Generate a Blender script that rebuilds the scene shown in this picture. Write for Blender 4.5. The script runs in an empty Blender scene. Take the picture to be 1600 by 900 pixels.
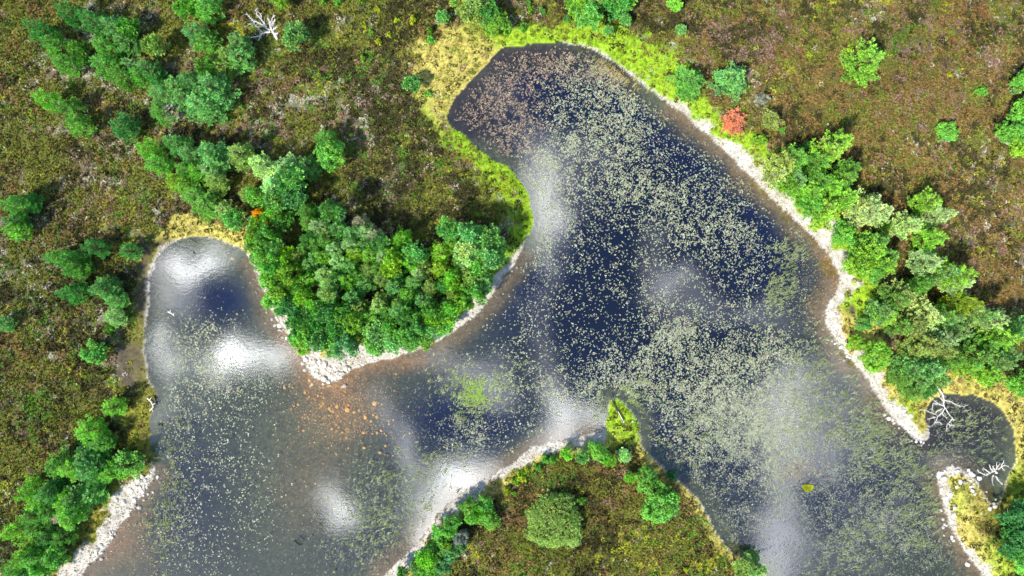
import bpy, math, random
import numpy as np
from mathutils import Vector

random.seed(11)
RNG = np.random.default_rng(11)
SC = bpy.context.scene
COL = SC.collection

# ------------------------------------------------------------------ camera, sky, sun, exposure
CAM_H = 110.0                      # metres above the water; 1 photo pixel (of 1600) = 0.1 m on the ground
cam = bpy.data.cameras.new('camera')
cam.sensor_width = 36.0
cam.lens = 18.0 / (80.0 / CAM_H)
cam.clip_start = 1.0
cam.clip_end = 9000.0
camo = bpy.data.objects.new('camera', cam)
camo.location = (0, 0, CAM_H)
camo.rotation_euler = (0, 0, 0)
COL.objects.link(camo)
SC.camera = camo

SUN_EL, SUN_FROM = 50.0, 226.0     # elevation; compass of the sun measured anticlockwise from +x (sun stands low-left of the photo)
sun = bpy.data.lights.new('sun', 'SUN')
sun.energy = 4.5
sun.angle = math.radians(3.0)
sun.color = (1.0, 0.94, 0.84)
suno = bpy.data.objects.new('sun', sun)
sd = Vector((math.cos(math.radians(SUN_FROM)) * math.cos(math.radians(SUN_EL)),
             math.sin(math.radians(SUN_FROM)) * math.cos(math.radians(SUN_EL)), math.sin(math.radians(SUN_EL))))
suno.rotation_euler = sd.to_track_quat('Z', 'Y').to_euler()
COL.objects.link(suno)

SC.view_settings.view_transform = 'Standard'
SC.view_settings.look = 'None'
SC.view_settings.exposure = 0.62
SC.view_settings.gamma = 1.0

# clouds of the real sky, given where they stand overhead (metres of mirror image on the water: x, y, half widths, strength)
CLOUDS = [  # photo px, py, sx, sy, amp
    (368, 530, 30, 30, 1.25), (405, 545, 44, 18, .7), (325, 545, 60, 40, .38), (330, 392, 44, 18, 1.3), (285, 402, 30, 22, .9), (255, 440, 22, 34, .42), (256, 532, 18, 26, .75), (285, 455, 50, 24, .2),
    (435, 560, 56, 30, .42), (528, 815, 36, 24, .95), (505, 800, 20, 36, .3), (530, 785, 50, 50, .16), (692, 762, 38, 46, .95), (655, 820, 22, 36, .75), (735, 735, 40, 26, .8),
    (880, 650, 24, 40, .85), (925, 660, 44, 16, .75), (850, 690, 40, 20, .5), (635, 690, 20, 50, .5), (595, 630, 24, 50, .4), (745, 590, 44, 34, .48), (690, 560, 40, 24, .26), (790, 570, 20, 50, .2),
    (850, 305, 28, 60, .55), (880, 260, 60, 60, .38), (845, 370, 24, 80, .40), (1065, 450, 40, 26, .50), (1020, 400, 30, 60, .24), (790, 150, 60, 50, .15), (860, 560, 24, 80, .22),
    (1150, 505, 90, 30, .32), (1215, 660, 50, 50, .55), (1255, 600, 50, 40, .42), (1222, 790, 30, 90, .6), (1285, 680, 50, 50, .40), (1100, 650, 90, 60, .12), (1245, 880, 40, 50, .45),
    (1180, 840, 30, 60, .25), (1380, 780, 70, 40, .22), (1345, 560, 30, 70, .30), (1300, 470, 20, 80, .22), (1465, 715, 40, 16, .45), (1330, 870, 70, 40, .20), (250, 600, 16, 60, .3), (300, 620, 50, 30, .14),
]
world = bpy.data.worlds.new('World')
SC.world = world
world.use_nodes = True
wn, wl = world.node_tree.nodes, world.node_tree.links
wn.clear()


def wnode(kind, **kw):
    n = wn.new(kind)
    for k, v in kw.items():
        setattr(n, k, v)
    return n


def wmath(op, a, b=None):
    n = wnode('ShaderNodeMath', operation=op)
    for i, s in enumerate((a, b)):
        if s is None:
            continue
        if isinstance(s, (int, float)):
            n.inputs[i].default_value = s
        else:
            wl.new(s, n.inputs[i])
    return n.outputs[0]


def wvec(op, a, b=None):
    n = wnode('ShaderNodeVectorMath', operation=op)
    for i, s in enumerate((a, b)):
        if s is None:
            continue
        if isinstance(s, (tuple, list)):
            n.inputs[i].default_value = s
        else:
            wl.new(s, n.inputs[i])
    return n


sky = wnode('ShaderNodeTexSky')
sky.sky_type = 'NISHITA'
sky.sun_disc = False
sky.sun_elevation = math.radians(SUN_EL)
sky.sun_rotation = math.radians(90.0 - SUN_FROM)
sky.altitude = 300
sky.air_density = 1.0
sky.dust_density = 0.3
sky.ozone_density = 4.0
tc = wnode('ShaderNodeTexCoord')
sep = wnode('ShaderNodeSeparateXYZ')
wl.new(tc.outputs['Generated'], sep.inputs[0])
zc = wmath('MAXIMUM', sep.outputs[2], 0.06)
comb = wnode('ShaderNodeCombineXYZ')
wl.new(wmath('MULTIPLY', wmath('DIVIDE', sep.outputs[0], zc), CAM_H), comb.inputs[0])
wl.new(wmath('MULTIPLY', wmath('DIVIDE', sep.outputs[1], zc), CAM_H), comb.inputs[1])
nz = wnode('ShaderNodeTexNoise')
nz.inputs['Scale'].default_value = 0.16
nz.inputs['Detail'].default_value = 4
wl.new(comb.outputs[0], nz.inputs['Vector'])
off = wvec('SUBTRACT', nz.outputs['Color'], (0.5, 0.5, 0.5))
off2 = wvec('MULTIPLY', off.outputs[0], (10.0, 11.0, 0))
nzl = wnode('ShaderNodeTexNoise')
nzl.inputs['Scale'].default_value = 0.055
nzl.inputs['Detail'].default_value = 3
wl.new(comb.outputs[0], nzl.inputs['Vector'])
off3 = wvec('MULTIPLY', wvec('SUBTRACT', nzl.outputs['Color'], (0.5, 0.5, 0.5)).outputs[0], (12.0, 14.0, 0))
cp = wvec('ADD', wvec('ADD', comb.outputs[0], off2.outputs[0]).outputs[0], off3.outputs[0])
total = None
for (px, py, sx, sy, amp) in CLOUDS:
    d = wvec('SUBTRACT', cp.outputs[0], ((px - 800) * .1, (450 - py) * .1, 0))
    e = wvec('MULTIPLY', d.outputs[0], (10.5 / sx, 10.5 / sy, 0))
    q = wvec('DOT_PRODUCT', e.outputs[0])
    wl.new(e.outputs[0], q.inputs[1])
    g = wmath('MULTIPLY', wmath('POWER', 2.718, wmath('MULTIPLY', q.outputs['Value'], -0.8)), amp)
    total = g if total is None else wmath('ADD', total, g)
nz2 = wnode('ShaderNodeTexNoise')
nz2.inputs['Scale'].default_value = 0.22
nz2.inputs['Detail'].default_value = 9
nz2.inputs['Roughness'].default_value = 0.72
wl.new(cp.outputs[0], nz2.inputs['Vector'])
wisp = wmath('ADD', wmath('MULTIPLY', nz2.outputs['Fac'], 3.2), -0.6)
veil = wmath('MAXIMUM', wmath('SUBTRACT', wmath('MULTIPLY', total, wisp), 0.09), 0.0)
torn = wmath('MAXIMUM', wmath('SUBTRACT', wmath('MULTIPLY', total, 1.9), wmath('MULTIPLY', nz2.outputs['Fac'], 1.5)), 0.0)   # ragged cloud edges
mask = wmath('ADD', wmath('MULTIPLY', veil, 0.8), wmath('MULTIPLY', torn, 0.2))
crgb = wnode('ShaderNodeMix', data_type='RGBA', blend_type='MIX')
CLOUD_RAD = 37.0
add = wnode('ShaderNodeMix', data_type='RGBA', blend_type='ADD')
add.inputs[0].default_value = 1.0
cl = wnode('ShaderNodeVectorMath', operation='SCALE')
cl.inputs[0].default_value = (CLOUD_RAD, CLOUD_RAD * 1.01, CLOUD_RAD * 1.02)
wl.new(mask, cl.inputs['Scale'])
wn.remove(crgb)
wl.new(sky.outputs[0], add.inputs[6])
wl.new(cl.outputs[0], add.inputs[7])
bg = wnode('ShaderNodeBackground')
bg.inputs[1].default_value = 0.15
wl.new(add.outputs[2], bg.inputs[0])
wo = wnode('ShaderNodeOutputWorld')
wl.new(bg.outputs[0], wo.inputs[0])

# ------------------------------------------------------------------ helpers
def S(r, g, b, k=1.0):
    f = lambda c: (c / 12.92 if c <= .04045 else ((c + .055) / 1.055) ** 2.4)
    return np.array([f(r / 255.) * k, f(g / 255.) * k, f(b / 255.) * k])


def W(px, py, z=0.0):
    """Point at height z that stands under this pixel of the photograph (the camera looks straight down)."""
    k = (CAM_H - z) / CAM_H
    return ((px - 800) * .1 * k, (450 - py) * .1 * k)


_lat = np.random.default_rng(5).random((8, 256, 256))


def vnoise(x, y, seed=0):
    L = _lat[seed % 8]
    xi, yi = np.floor(x).astype(int), np.floor(y).astype(int)
    fx, fy = x - xi, y - yi
    fx, fy = fx * fx * (3 - 2 * fx), fy * fy * (3 - 2 * fy)
    a, b = L[yi & 255, xi & 255], L[yi & 255, (xi + 1) & 255]
    c, d = L[(yi + 1) & 255, xi & 255], L[(yi + 1) & 255, (xi + 1) & 255]
    return (a * (1 - fx) + b * fx) * (1 - fy) + (c * (1 - fx) + d * fx) * fy


def fbm(x, y, scale, seed=0, octv=4):
    """0..1 fractal noise with features of about SCALE metres."""
    x, y = np.asarray(x, float) / scale + 37.3 * seed, np.asarray(y, float) / scale - 11.7 * seed
    t, a, n = 0, 1, 0
    for o in range(octv):
        t = t + a * vnoise(x, y, seed + o)
        n += a
        a *= .55
        x, y = x * 2.03 + 5.1, y * 2.03 + 9.7
    return t / n


def smooth(a, b, x):
    t = np.clip((x - a) / (b - a), 0, 1)
    return t * t * (3 - 2 * t)


def tag(o, label=None, cat=None, group=None, kind=None):
    if label: o['label'] = label
    if cat: o['category'] = cat
    if group: o['group'] = group
    if kind: o['kind'] = kind
    return o


def mesh_from(name, verts, faces_idx, loop_counts, colors=None, mat=None, smooth_shade=False):
    """verts (n,3); faces_idx flat vertex indices; loop_counts per face; colors (n,3) per vertex."""
    me = bpy.data.meshes.new(name)
    verts = np.asarray(verts, np.float32)
    faces_idx = np.asarray(faces_idx, np.int32)
    loop_counts = np.asarray(loop_counts, np.int32)
    me.vertices.add(len(verts))
    me.vertices.foreach_set('co', verts.ravel())
    me.loops.add(len(faces_idx))
    me.loops.foreach_set('vertex_index', faces_idx)
    me.polygons.add(len(loop_counts))
    st = np.concatenate([[0], np.cumsum(loop_counts)[:-1]]).astype(np.int32)
    me.polygons.foreach_set('loop_start', st)
    me.polygons.foreach_set('loop_total', loop_counts)
    me.polygons.foreach_set('use_smooth', np.full(len(loop_counts), bool(smooth_shade)))
    me.update(calc_edges=True)
    if colors is not None:
        at = me.attributes.new('Col', 'FLOAT_COLOR', 'POINT')
        c = np.ones((len(verts), 4), np.float32)
        c[:, :3] = colors
        at.data.foreach_set('color', c.ravel())
    if mat is not None:
        me.materials.append(mat)
    return me


def obj(name, me, parent=None, loc=(0, 0, 0)):
    o = bpy.data.objects.new(name, me)
    o.location = loc
    COL.objects.link(o)
    if parent: o.parent = parent
    return o


def tris(P0, P1, P2, colors=None):
    """three (n,3) arrays -> verts, idx, counts, colours"""
    n = len(P0)
    v = np.stack([P0, P1, P2], 1).reshape(-1, 3)
    c = None if colors is None else np.repeat(colors, 3, 0)
    return v, np.arange(3 * n), np.full(n, 3), c


def quads(P0, P1, P2, P3, colors=None):
    n = len(P0)
    v = np.stack([P0, P1, P2, P3], 1).reshape(-1, 3)
    c = None if colors is None else np.repeat(colors, 4, 0)
    return v, np.arange(4 * n), np.full(n, 4), c


def join(parts):
    vs, fs, cs, co, off_ = [], [], [], [], 0
    for (v, f, c, k) in parts:
        vs.append(v); fs.append(np.asarray(f) + off_); cs.append(c)
        if k is not None: co.append(k)
        off_ += len(v)
    return np.concatenate(vs), np.concatenate(fs), np.concatenate(cs), (np.concatenate(co) if co else None)


def tube(path, radii, sides=6, col=None):
    path = np.asarray(path, float)
    n = len(path)
    v = []
    for i in range(n):
        t = path[min(i + 1, n - 1)] - path[max(i - 1, 0)]
        t = t / (np.linalg.norm(t) + 1e-9)
        a = np.array([0, 0, 1.]) if abs(t[2]) < .9 else np.array([1., 0, 0])
        u = np.cross(t, a); u /= np.linalg.norm(u)
        w = np.cross(t, u)
        for k in range(sides):
            an = 2 * math.pi * k / sides
            v.append(path[i] + radii[i] * (math.cos(an) * u + math.sin(an) * w))
    f, c = [], []
    for i in range(n - 1):
        for k in range(sides):
            a, b = i * sides + k, i * sides + (k + 1) % sides
            f += [a, b, b + sides, a + sides]; c.append(4)
    f += list(range((n - 1) * sides, n * sides)); c.append(sides)
    f += list(range(sides))[::-1]; c.append(sides)
    v = np.array(v)
    return v, np.array(f), np.array(c), (None if col is None else np.tile(col, (len(v), 1)))


# ------------------------------------------------------------------ materials
def new_mat(name):
    m = bpy.data.materials.new(name)
    m.use_nodes = True
    nt = m.node_tree
    nt.nodes.clear()
    out = nt.nodes.new('ShaderNodeOutputMaterial')
    return m, nt.nodes, nt.links, out


def attr_mat(name, rough=0.9, noise_amt=0.25, noise_scale=3.0, obj_tint=False, transl=0.0, spec=0.15, bump=0.0):
    m, n, l, out = new_mat(name)
    a = n.new('ShaderNodeAttribute'); a.attribute_name = 'Col'
    c = a.outputs['Color']
    if noise_amt:
        tx = n.new('ShaderNodeTexNoise'); tx.inputs['Scale'].default_value = noise_scale; tx.inputs['Detail'].default_value = 5
        g = n.new('ShaderNodeNewGeometry'); l.new(g.outputs['Position'], tx.inputs['Vector'])
        mr = n.new('ShaderNodeMapRange')
        mr.inputs[1].default_value = .25; mr.inputs[2].default_value = .75
        mr.inputs[3].default_value = 1 - noise_amt; mr.inputs[4].default_value = 1 + noise_amt
        l.new(tx.outputs['Fac'], mr.inputs[0])
        vm = n.new('ShaderNodeVectorMath'); vm.operation = 'SCALE'
        l.new(c, vm.inputs[0]); l.new(mr.outputs[0], vm.inputs['Scale'])
        c = vm.outputs[0]
    if obj_tint:
        oi = n.new('ShaderNodeObjectInfo')
        mx = n.new('ShaderNodeVectorMath'); mx.operation = 'MULTIPLY'
        l.new(c, mx.inputs[0]); l.new(oi.outputs['Color'], mx.inputs[1])
        c = mx.outputs[0]
    p = n.new('ShaderNodeBsdfPrincipled')
    l.new(c, p.inputs['Base Color'])
    p.inputs['Roughness'].default_value = rough
    p.inputs['Specular IOR Level'].default_value = spec
    if bump and noise_amt:
        b = n.new('ShaderNodeBump'); b.inputs['Strength'].default_value = bump; b.inputs['Distance'].default_value = .1
        l.new(tx.outputs['Fac'], b.inputs['Height']); l.new(b.outputs[0], p.inputs['Normal'])
    sh = p.outputs[0]
    if transl:
        t = n.new('ShaderNodeBsdfTranslucent')
        l.new(c, t.inputs['Color'])
        ms = n.new('ShaderNodeMixShader'); ms.inputs[0].default_value = transl
        l.new(sh, ms.inputs[1]); l.new(t.outputs[0], ms.inputs[2])
        sh = ms.outputs[0]
    l.new(sh, out.inputs[0])
    return m


M_GROUND = attr_mat('moor_ground', noise_amt=.35, noise_scale=2.2, bump=.6)
M_TUFT = attr_mat('heather_sprigs', noise_amt=0, transl=.15)
M_GRASS = attr_mat('grass_blades', noise_amt=0, transl=.25)
M_STONE = attr_mat('stone', noise_amt=.18, noise_scale=6, obj_tint=True, rough=.85, bump=.3)
M_PEBBLE = attr_mat('pebbles', noise_amt=.15, noise_scale=5, rough=.85)
M_NEEDLE = attr_mat('pine_needles', noise_amt=0, obj_tint=True, transl=.2, rough=.5, spec=.5)
M_LEAF = attr_mat('leaves', noise_amt=0, obj_tint=True, transl=.3, rough=.5, spec=.3)
M_BARK = attr_mat('bark', noise_amt=.3, noise_scale=8, rough=.9)
M_DEAD = attr_mat('bleached_wood', noise_amt=.12, noise_scale=9, rough=.8)
M_LILY = attr_mat('floating_leaves', noise_amt=0, obj_tint=False, transl=.05, rough=.45, spec=.35)
M_REED = attr_mat('reed_blades', noise_amt=0, transl=.2, rough=.6)

# water: clear brown lake water with a glossy skin
WM, n, l, out = new_mat('lake_water')
tr = n.new('ShaderNodeBsdfTransparent'); tr.inputs[0].default_value = (.93, .94, .93, 1)
gl = n.new('ShaderNodeBsdfGlossy'); gl.inputs['Roughness'].default_value = 0.05; gl.inputs['Color'].default_value = (1, 1, 1, 1)
lw = n.new('ShaderNodeLayerWeight'); lw.inputs['Blend'].default_value = .5
p5 = n.new('ShaderNodeMath'); p5.operation = 'POWER'; p5.inputs[1].default_value = 5.0
l.new(lw.outputs['Facing'], p5.inputs[0])
fr = n.new('ShaderNodeMapRange'); fr.inputs[3].default_value = .09; fr.inputs[4].default_value = 1.0
l.new(p5.outputs[0], fr.inputs[0])
ms = n.new('ShaderNodeMixShader')
l.new(fr.outputs[0], ms.inputs[0]); l.new(tr.outputs[0], ms.inputs[1]); l.new(gl.outputs[0], ms.inputs[2])
geo = n.new('ShaderNodeNewGeometry')
mp = n.new('ShaderNodeMapping'); mp.inputs['Scale'].default_value = (1.0, 1.7, 1.0); mp.inputs['Rotation'].default_value = (0, 0, .5)
l.new(geo.outputs['Position'], mp.inputs[0])
rp = n.new('ShaderNodeTexNoise'); rp.inputs['Scale'].default_value = 1.5; rp.inputs['Detail'].default_value = 4
l.new(mp.outputs[0], rp.inputs['Vector'])
bp = n.new('ShaderNodeBump'); bp.inputs['Strength'].default_value = .045; bp.inputs['Distance'].default_value = .06
l.new(rp.outputs['Fac'], bp.inputs['Height'])
l.new(bp.outputs[0], gl.inputs['Normal'])
l.new(ms.outputs[0], out.inputs['Surface'])
va = n.new('ShaderNodeVolumeAbsorption')
va.inputs['Color'].default_value = (.68, .71, .72, 1)
va.inputs['Density'].default_value = .85
l.new(va.outputs[0], out.inputs['Volume'])

# ------------------------------------------------------------------ shoreline: (photo px, py) runs with shingle width, grass width (m), grass kind
# grass kinds: 0 straw, 1 lime, 2 olive
RUNS = [
    (4.6, 1.0, 2, [(118, 960), (130, 897), (150, 868), (172, 848), (187, 825), (207, 797), (228, 770), (243, 745)]),
    (0.05, 2.6, 2, [(241, 730), (236, 712), (236, 690), (235, 668), (233, 650), (240, 632), (243, 616), (236, 600)]),
    (0.2, 1.6, 2, [(232, 585), (227, 565), (226, 545), (228, 525)]),
    (0.5, 1.0, 2, [(228, 505), (231, 485), (234, 450), (240, 415), (252, 388)]),
    (0.1, 2.6, 0, [(273, 374), (300, 368), (330, 372), (356, 382), (378, 392)]),
    (1.8, 0.6, 0, [(394, 408), (400, 430), (408, 448), (418, 465)]),
    (3.2, 0.1, 0, [(424, 482), (434, 502), (450, 522), (464, 540)]),
    (7.0, 0.1, 0, [(474, 558), (484, 580), (495, 597), (512, 599), (530, 596), (547, 578)]),
    (2.6, 2.0, 1, [(573, 567), (617, 559), (653, 547), (683, 533), (712, 518), (738, 499), (764, 470)]),
    (1.8, 1.8, 1, [(778, 448), (791, 430), (806, 410)]),
    (0.05, 2.2, 1, [(822, 383), (831, 353), (832, 335), (826, 308), (819, 294), (798, 264), (767, 246), (735, 221)]),
    (0.0, 2.2, 1, [(708, 200), (698, 184)]),
    (0.0, 6.5, 0, [(700, 170), (720, 143), (748, 113), (767, 91)]),
    (0.0, 2.0, 1, [(778, 76), (800, 72), (833, 69), (872, 67)]),
    (0.4, 4.6, 1, [(905, 70), (930, 80), (950, 90), (972, 105), (992, 122), (1015, 141), (1033, 155)]),
    (1.6, 2.0, 1, [(1058, 170), (1087, 194), (1113, 219)]),
    (3.2, 2.4, 1, [(1143, 247), (1177, 279), (1202, 308), (1228, 333), (1256, 357), (1284, 384)]),
    (3.2, 3.0, 1, [(1302, 410), (1311, 436), (1310, 456)]),
    (2.2, 3.6, 0, [(1292, 472), (1289, 495), (1299, 520), (1311, 543), (1333, 566), (1354, 590), (1368, 615), (1380, 638), (1402, 662), (1430, 686), (1447, 689)]),
    (0.05, 4.2, 0, [(1452, 672), (1444, 660), (1446, 636), (1455, 622), (1483, 616), (1520, 616), (1550, 626), (1570, 643), (1583, 667), (1589, 697), (1587, 723)]),
    (0.1, 2.6, 2, [(1573, 743), (1570, 765), (1563, 782), (1554, 790)]),
    (.8, 2.6, 0, [(1545, 786), (1536, 768), (1527, 752), (1511, 738)]),
    (1.5, 2.4, 0, [(1499, 726), (1480, 729), (1467, 747), (1469, 773), (1477, 807), (1493, 843), (1517, 873), (1532, 896)]),
    (1.5, 2.0, 1, [(1560, 960), (1575, 1100), (1500, 1300), (1300, 1300), (1260, 1100), (1222, 950)]),
    (0.2, 1.0, 0, [(1203, 905), (1187, 887), (1160, 873), (1140, 857), (1120, 833), (1107, 807), (1093, 783), (1070, 757), (1047, 740), (1020, 717), (1003, 697)]),
    (0.1, 3.8, 1, [(1000, 682), (999, 660), (984, 640), (966, 622), (952, 622), (948, 642), (945, 666)]),
    (2.3, 0.5, 0, [(943, 676), (917, 680), (877, 686), (843, 695), (820, 709), (800, 725), (760, 748), (727, 765), (700, 786), (683, 809), (667, 830), (647, 855), (617, 885), (594, 902)]),
    (1.2, 1.0, 2, [(570, 960), (540, 1100), (500, 1300), (160, 1300), (110, 1100)]),
]
poly, pat = [], []
for (sw, gw, gk, pts) in RUNS:
    for p in pts:
        poly.append(W(*p)); pat.append((sw, gw, gk == 0, gk == 1, gk == 2))
poly, pat = np.array(poly), np.array(pat, float)
for _ in range(2):                                   # Chaikin: rounds the corners
    q1, q2 = .75 * poly + .25 * np.roll(poly, -1, 0), .25 * poly + .75 * np.roll(poly, -1, 0)
    a1, a2 = .75 * pat + .25 * np.roll(pat, -1, 0), .25 * pat + .75 * np.roll(pat, -1, 0)
    poly = np.stack([q1, q2], 1).reshape(-1, 2)
    pat = np.stack([a1, a2], 1).reshape(-1, 5)
GX0, GX1, GY0, GY1, GS = -125., 125., -95., 80., .5
gx, gy = np.arange(GX0, GX1 + GS, GS), np.arange(GY0, GY1 + GS, GS)
XX, YY = np.meshgrid(gx, gy)
best = np.full(XX.shape, 1e9)
bat = np.zeros(XX.shape + (5,))
inside = np.zeros(XX.shape, bool)
for i in range(len(poly)):
    a, b = poly[i], poly[(i + 1) % len(poly)]
    ab = b - a
    L2 = ab @ ab + 1e-12
    t = np.clip(((XX - a[0]) * ab[0] + (YY - a[1]) * ab[1]) / L2, 0, 1)
    dd = (XX - a[0] - t * ab[0]) ** 2 + (YY - a[1] - t * ab[1]) ** 2
    m = dd < best
    best[m] = dd[m]
    bat[m] = pat[i]
    cross = ((a[1] > YY) != (b[1] > YY))
    with np.errstate(divide='ignore', invalid='ignore'):
        xi = a[0] + (YY - a[1]) * ab[0] / (ab[1] if abs(ab[1]) > 1e-9 else 1e-9)
    inside ^= cross & (XX < xi)
SD = np.sqrt(best) * np.where(inside, -1, 1)          # >0 on land


def grid_sample(G, x, y):
    u = np.clip((np.asarray(x) - GX0) / GS, 0, len(gx) - 1.001)
    v = np.clip((np.asarray(y) - GY0) / GS, 0, len(gy) - 1.001)
    i, j = u.astype(int), v.astype(int)
    fu, fv = u - i, v - j
    if G.ndim == 3:
        fu, fv = fu[..., None], fv[..., None]
    return (G[j, i] * (1 - fu) + G[j, i + 1] * fu) * (1 - fv) + (G[j + 1, i] * (1 - fu) + G[j + 1, i + 1] * fu) * fv


def shore(x, y):
    x, y = np.asarray(x, float), np.asarray(y, float)
    d = grid_sample(SD, x, y) + (fbm(x, y, 2.2, 1) - .5) * .9 + (fbm(x, y, .7, 2, 2) - .5) * .35
    return d, grid_sample(bat, x, y)


def blob(x, y, lst):
    t = np.zeros_like(np.asarray(x, float))
    for (px, py, sx, sy, a) in lst:
        cx, cy = W(px, py)
        t += a * np.exp(-(((x - cx) * 10 / sx) ** 2 + ((y - cy) * 10 / sy) ** 2))
    return t


DEEP = [(960, 440, 170, 150, 2.2), (1080, 300, 110, 110, 1.0), (1170, 320, 50, 60, 1.2), (900, 190, 90, 70, .8), (880, 560, 70, 60, 1.2), (330, 480, 50, 40, 1.0), (690, 690, 60, 50, .9), (750, 680, 50, 40, .8),
        (1180, 880, 50, 50, 1.2), (350, 780, 60, 120, .5), (1480, 690, 30, 30, .8), (1130, 560, 120, 80, 1.0), (1100, 690, 80, 60, .7), (720, 170, 40, 60, .5)]
SHALLOW = [(540, 640, 80, 50, .8), (470, 520, 50, 60, .5), (440, 740, 140, 120, .45), (205, 560, 30, 40, 1.0), (1330, 690, 150, 130, .5), (180, 850, 50, 60, .6), (1260, 360, 40, 70, .3), (1295, 430, 40, 80, .5)]
MUD_DARK = []


def depth_at(x, y, d):
    mx = np.clip(1.0 + blob(x, y, DEEP) - blob(x, y, SHALLOW), .25, 4.0)
    return mx * (1 - np.exp(np.minimum(d, 0) * .42 / np.maximum(mx, .3)))


def ground_z(x, y):
    d, _ = shore(x, y)
    land = .55 * (1 - np.exp(-np.maximum(d, 0) * .35)) + np.maximum(d, 0) * .012
    land = land + smooth(.5, 3, d) * (fbm(x, y, 9, 3) - .45) * .9
    return np.where(d > 0, np.maximum(land, .004), -depth_at(x, y, d)), d


# ------------------------------------------------------------------ what grows where on the moor
PAL = np.stack([S(136, 114, 66), S(148, 120, 106), S(120, 124, 52), S(72, 70, 40), S(178, 173, 152), S(166, 170, 46), S(94, 134, 46), S(136, 104, 62)])
#        brown heather, pink heather, olive sedge, dark heath, pale lichen, yellow moss, green bilberry, rust
ANCH = [  # px, py, weights
    (60, 60, (.9, .3, 1.6, .6, .7, .5, .3, .2)), (240, 30, (.8, .3, 1.0, .5, 1.6, .3, .2, .2)), (60, 250, (.9, .5, 1.2, .9, .8, .3, .2, .2)), (100, 330, (.8, .3, 1.0, 1.2, 1.0, .3, .2, .1)),
    (150, 520, (.6, .3, 1.2, 1.8, .5, .35, .35, .1)), (40, 650, (.7, .35, 1.2, 1.7, .4, .3, .35, .2)), (20, 420, (.7, .4, .9, 1.2, 1.2, .2, .2, .3)), (30, 860, (.5, .1, 1.2, 1.7, .2, .4, .4, .1)),
    (200, 340, (.8, .3, 1.0, 1.0, .6, .6, .3, .4)), (420, 150, (.7, .6, .9, 1.2, .7, .3, .5, .3)), (560, 160, (.8, .9, .9, 1.1, .8, .3, .4, .3)), (600, 270, (.6, .6, .9, 1.3, .8, .6, .6, .3)),
    (740, 290, (.5, .6, .9, 1.3, .8, .7, .8, .2)), (460, 60, (.6, .6, .9, 1.6, .5, .3, .6, .2)), (700, 100, (.8, .7, .9, 1.3, .4, .5, .5, .3)), (820, 25, (.7, .4, 1.1, 1.6, .2, .4, .4, .4)),
    (1030, 40, (1.2, .6, 1.0, 1.0, .4, .4, .3, .7)), (1200, 60, (1.6, .9, 1.0, .8, .5, .4, .1, .7)), (1420, 150, (1.6, 1.2, .8, .8, .6, .3, .1, 1.1)), (1540, 60, (1.3, 1.3, .8, .8, .9, .3, .1, .9)),
    (1450, 260, (1.6, 1.0, .9, .9, .5, .5, .1, .9)), (1540, 400, (1.4, 1.0, .9, 1.1, .7, .4, .1, .6)), (1580, 480, (1.0, .9, .7, 1.5, .8, .2, .1, .4)), (1330, 180, (1.2, 1.0, 1.1, .9, .5, .6, .2, .7)),
    (1420, 430, (.8, .4, .9, 1.8, .2, .4, .3, .3)), (900, 740, (.8, .3, .9, 1.7, .2, .4, .3, .4)), (980, 850, (1.3, .7, 1.0, 1.0, .4, 1.0, .3, .6)), (800, 850, (1.1, .6, 1.0, 1.1, .4, .6, .2, .5)),
    (1080, 820, (.8, .6, 1.0, 1.2, .4, .9, .4, .3)), (1590, 800, (.3, .1, .9, 1.8, .1, .5, .8, .1)), (300, 300, (1.0, .8, .8, 1.4, .5, .3, .3, .6)), (560, 420, (.3, .1, .6, 2.0, .1, .3, .5, .1)),
]
WHITE_P = [(240, 35, 40, 20, 2), (215, 15, 30, 12, 1.5), (20, 400, 28, 30, 1.5), (45, 470, 20, 30, 1), (50, 200, 16, 14, 1.6), (45, 140, 18, 22, 1.3), (140, 510, 14, 14, 1.4), (1525, 100, 14, 22, 1.5), (1490, 130, 12, 30, .8),
           (1575, 80, 20, 16, 1.0), (530, 125, 18, 10, 1.2), (960, 860, 14, 16, 1.0), (1560, 245, 10, 16, 1.4), (1450, 230, 14, 10, 1.2), (640, 285, 16, 8, .8), (1185, 160, 16, 12, .8), (750, 300, 60, 30, .4)]
MOSS_P = [(505, 137, 24, 14, 2.6), (425, 85, 20, 24, 1.8), (470, 108, 16, 10, 1.8), (635, 222, 10, 14, 2.4), (645, 250, 14, 10, 2.2), (675, 250, 10, 8, 2), (700, 268, 12, 8, 2), (725, 270, 8, 6, 2), (780, 290, 18, 20, 1.6), (1130, 22, 12, 12, 2.6),
          (1475, 10, 14, 7, 3), (1325, 80, 14, 9, 2.6), (1285, 165, 22, 12, 2.4), (1215, 140, 14, 10, 2.4), (1220, 110, 14, 10, 1.8), (1530, 395, 18, 14, 2), (1510, 375, 20, 16, 1.3), (1580, 315, 24, 14, 2.2), (1485, 258, 14, 12, 1.8),
          (180, 315, 16, 26, 2.0), (205, 385, 14, 30, 1.8), (195, 680, 30, 60, 1.4), (215, 640, 26, 24, 2.0), (185, 600, 12, 10, 2.4), (120, 740, 10, 8, 1), (10, 670, 14, 12, 2), (70, 790, 40, 60, .5), (960, 850, 60, 30, .9), (910, 805, 12, 14, 2), (1075, 845, 16, 10, 2.4),
          (1020, 890, 22, 12, 2.2), (880, 895, 20, 10, 2.2), (1070, 60, 16, 18, 1.6), (600, 45, 60, 30, .8), (1095, 885, 16, 14, 2), (30, 75, 40, 60, .5), (545, 65, 30, 50, .5), (785, 45, 30, 10, 1.4), (830, 60, 60, 10, .8)]
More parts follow.
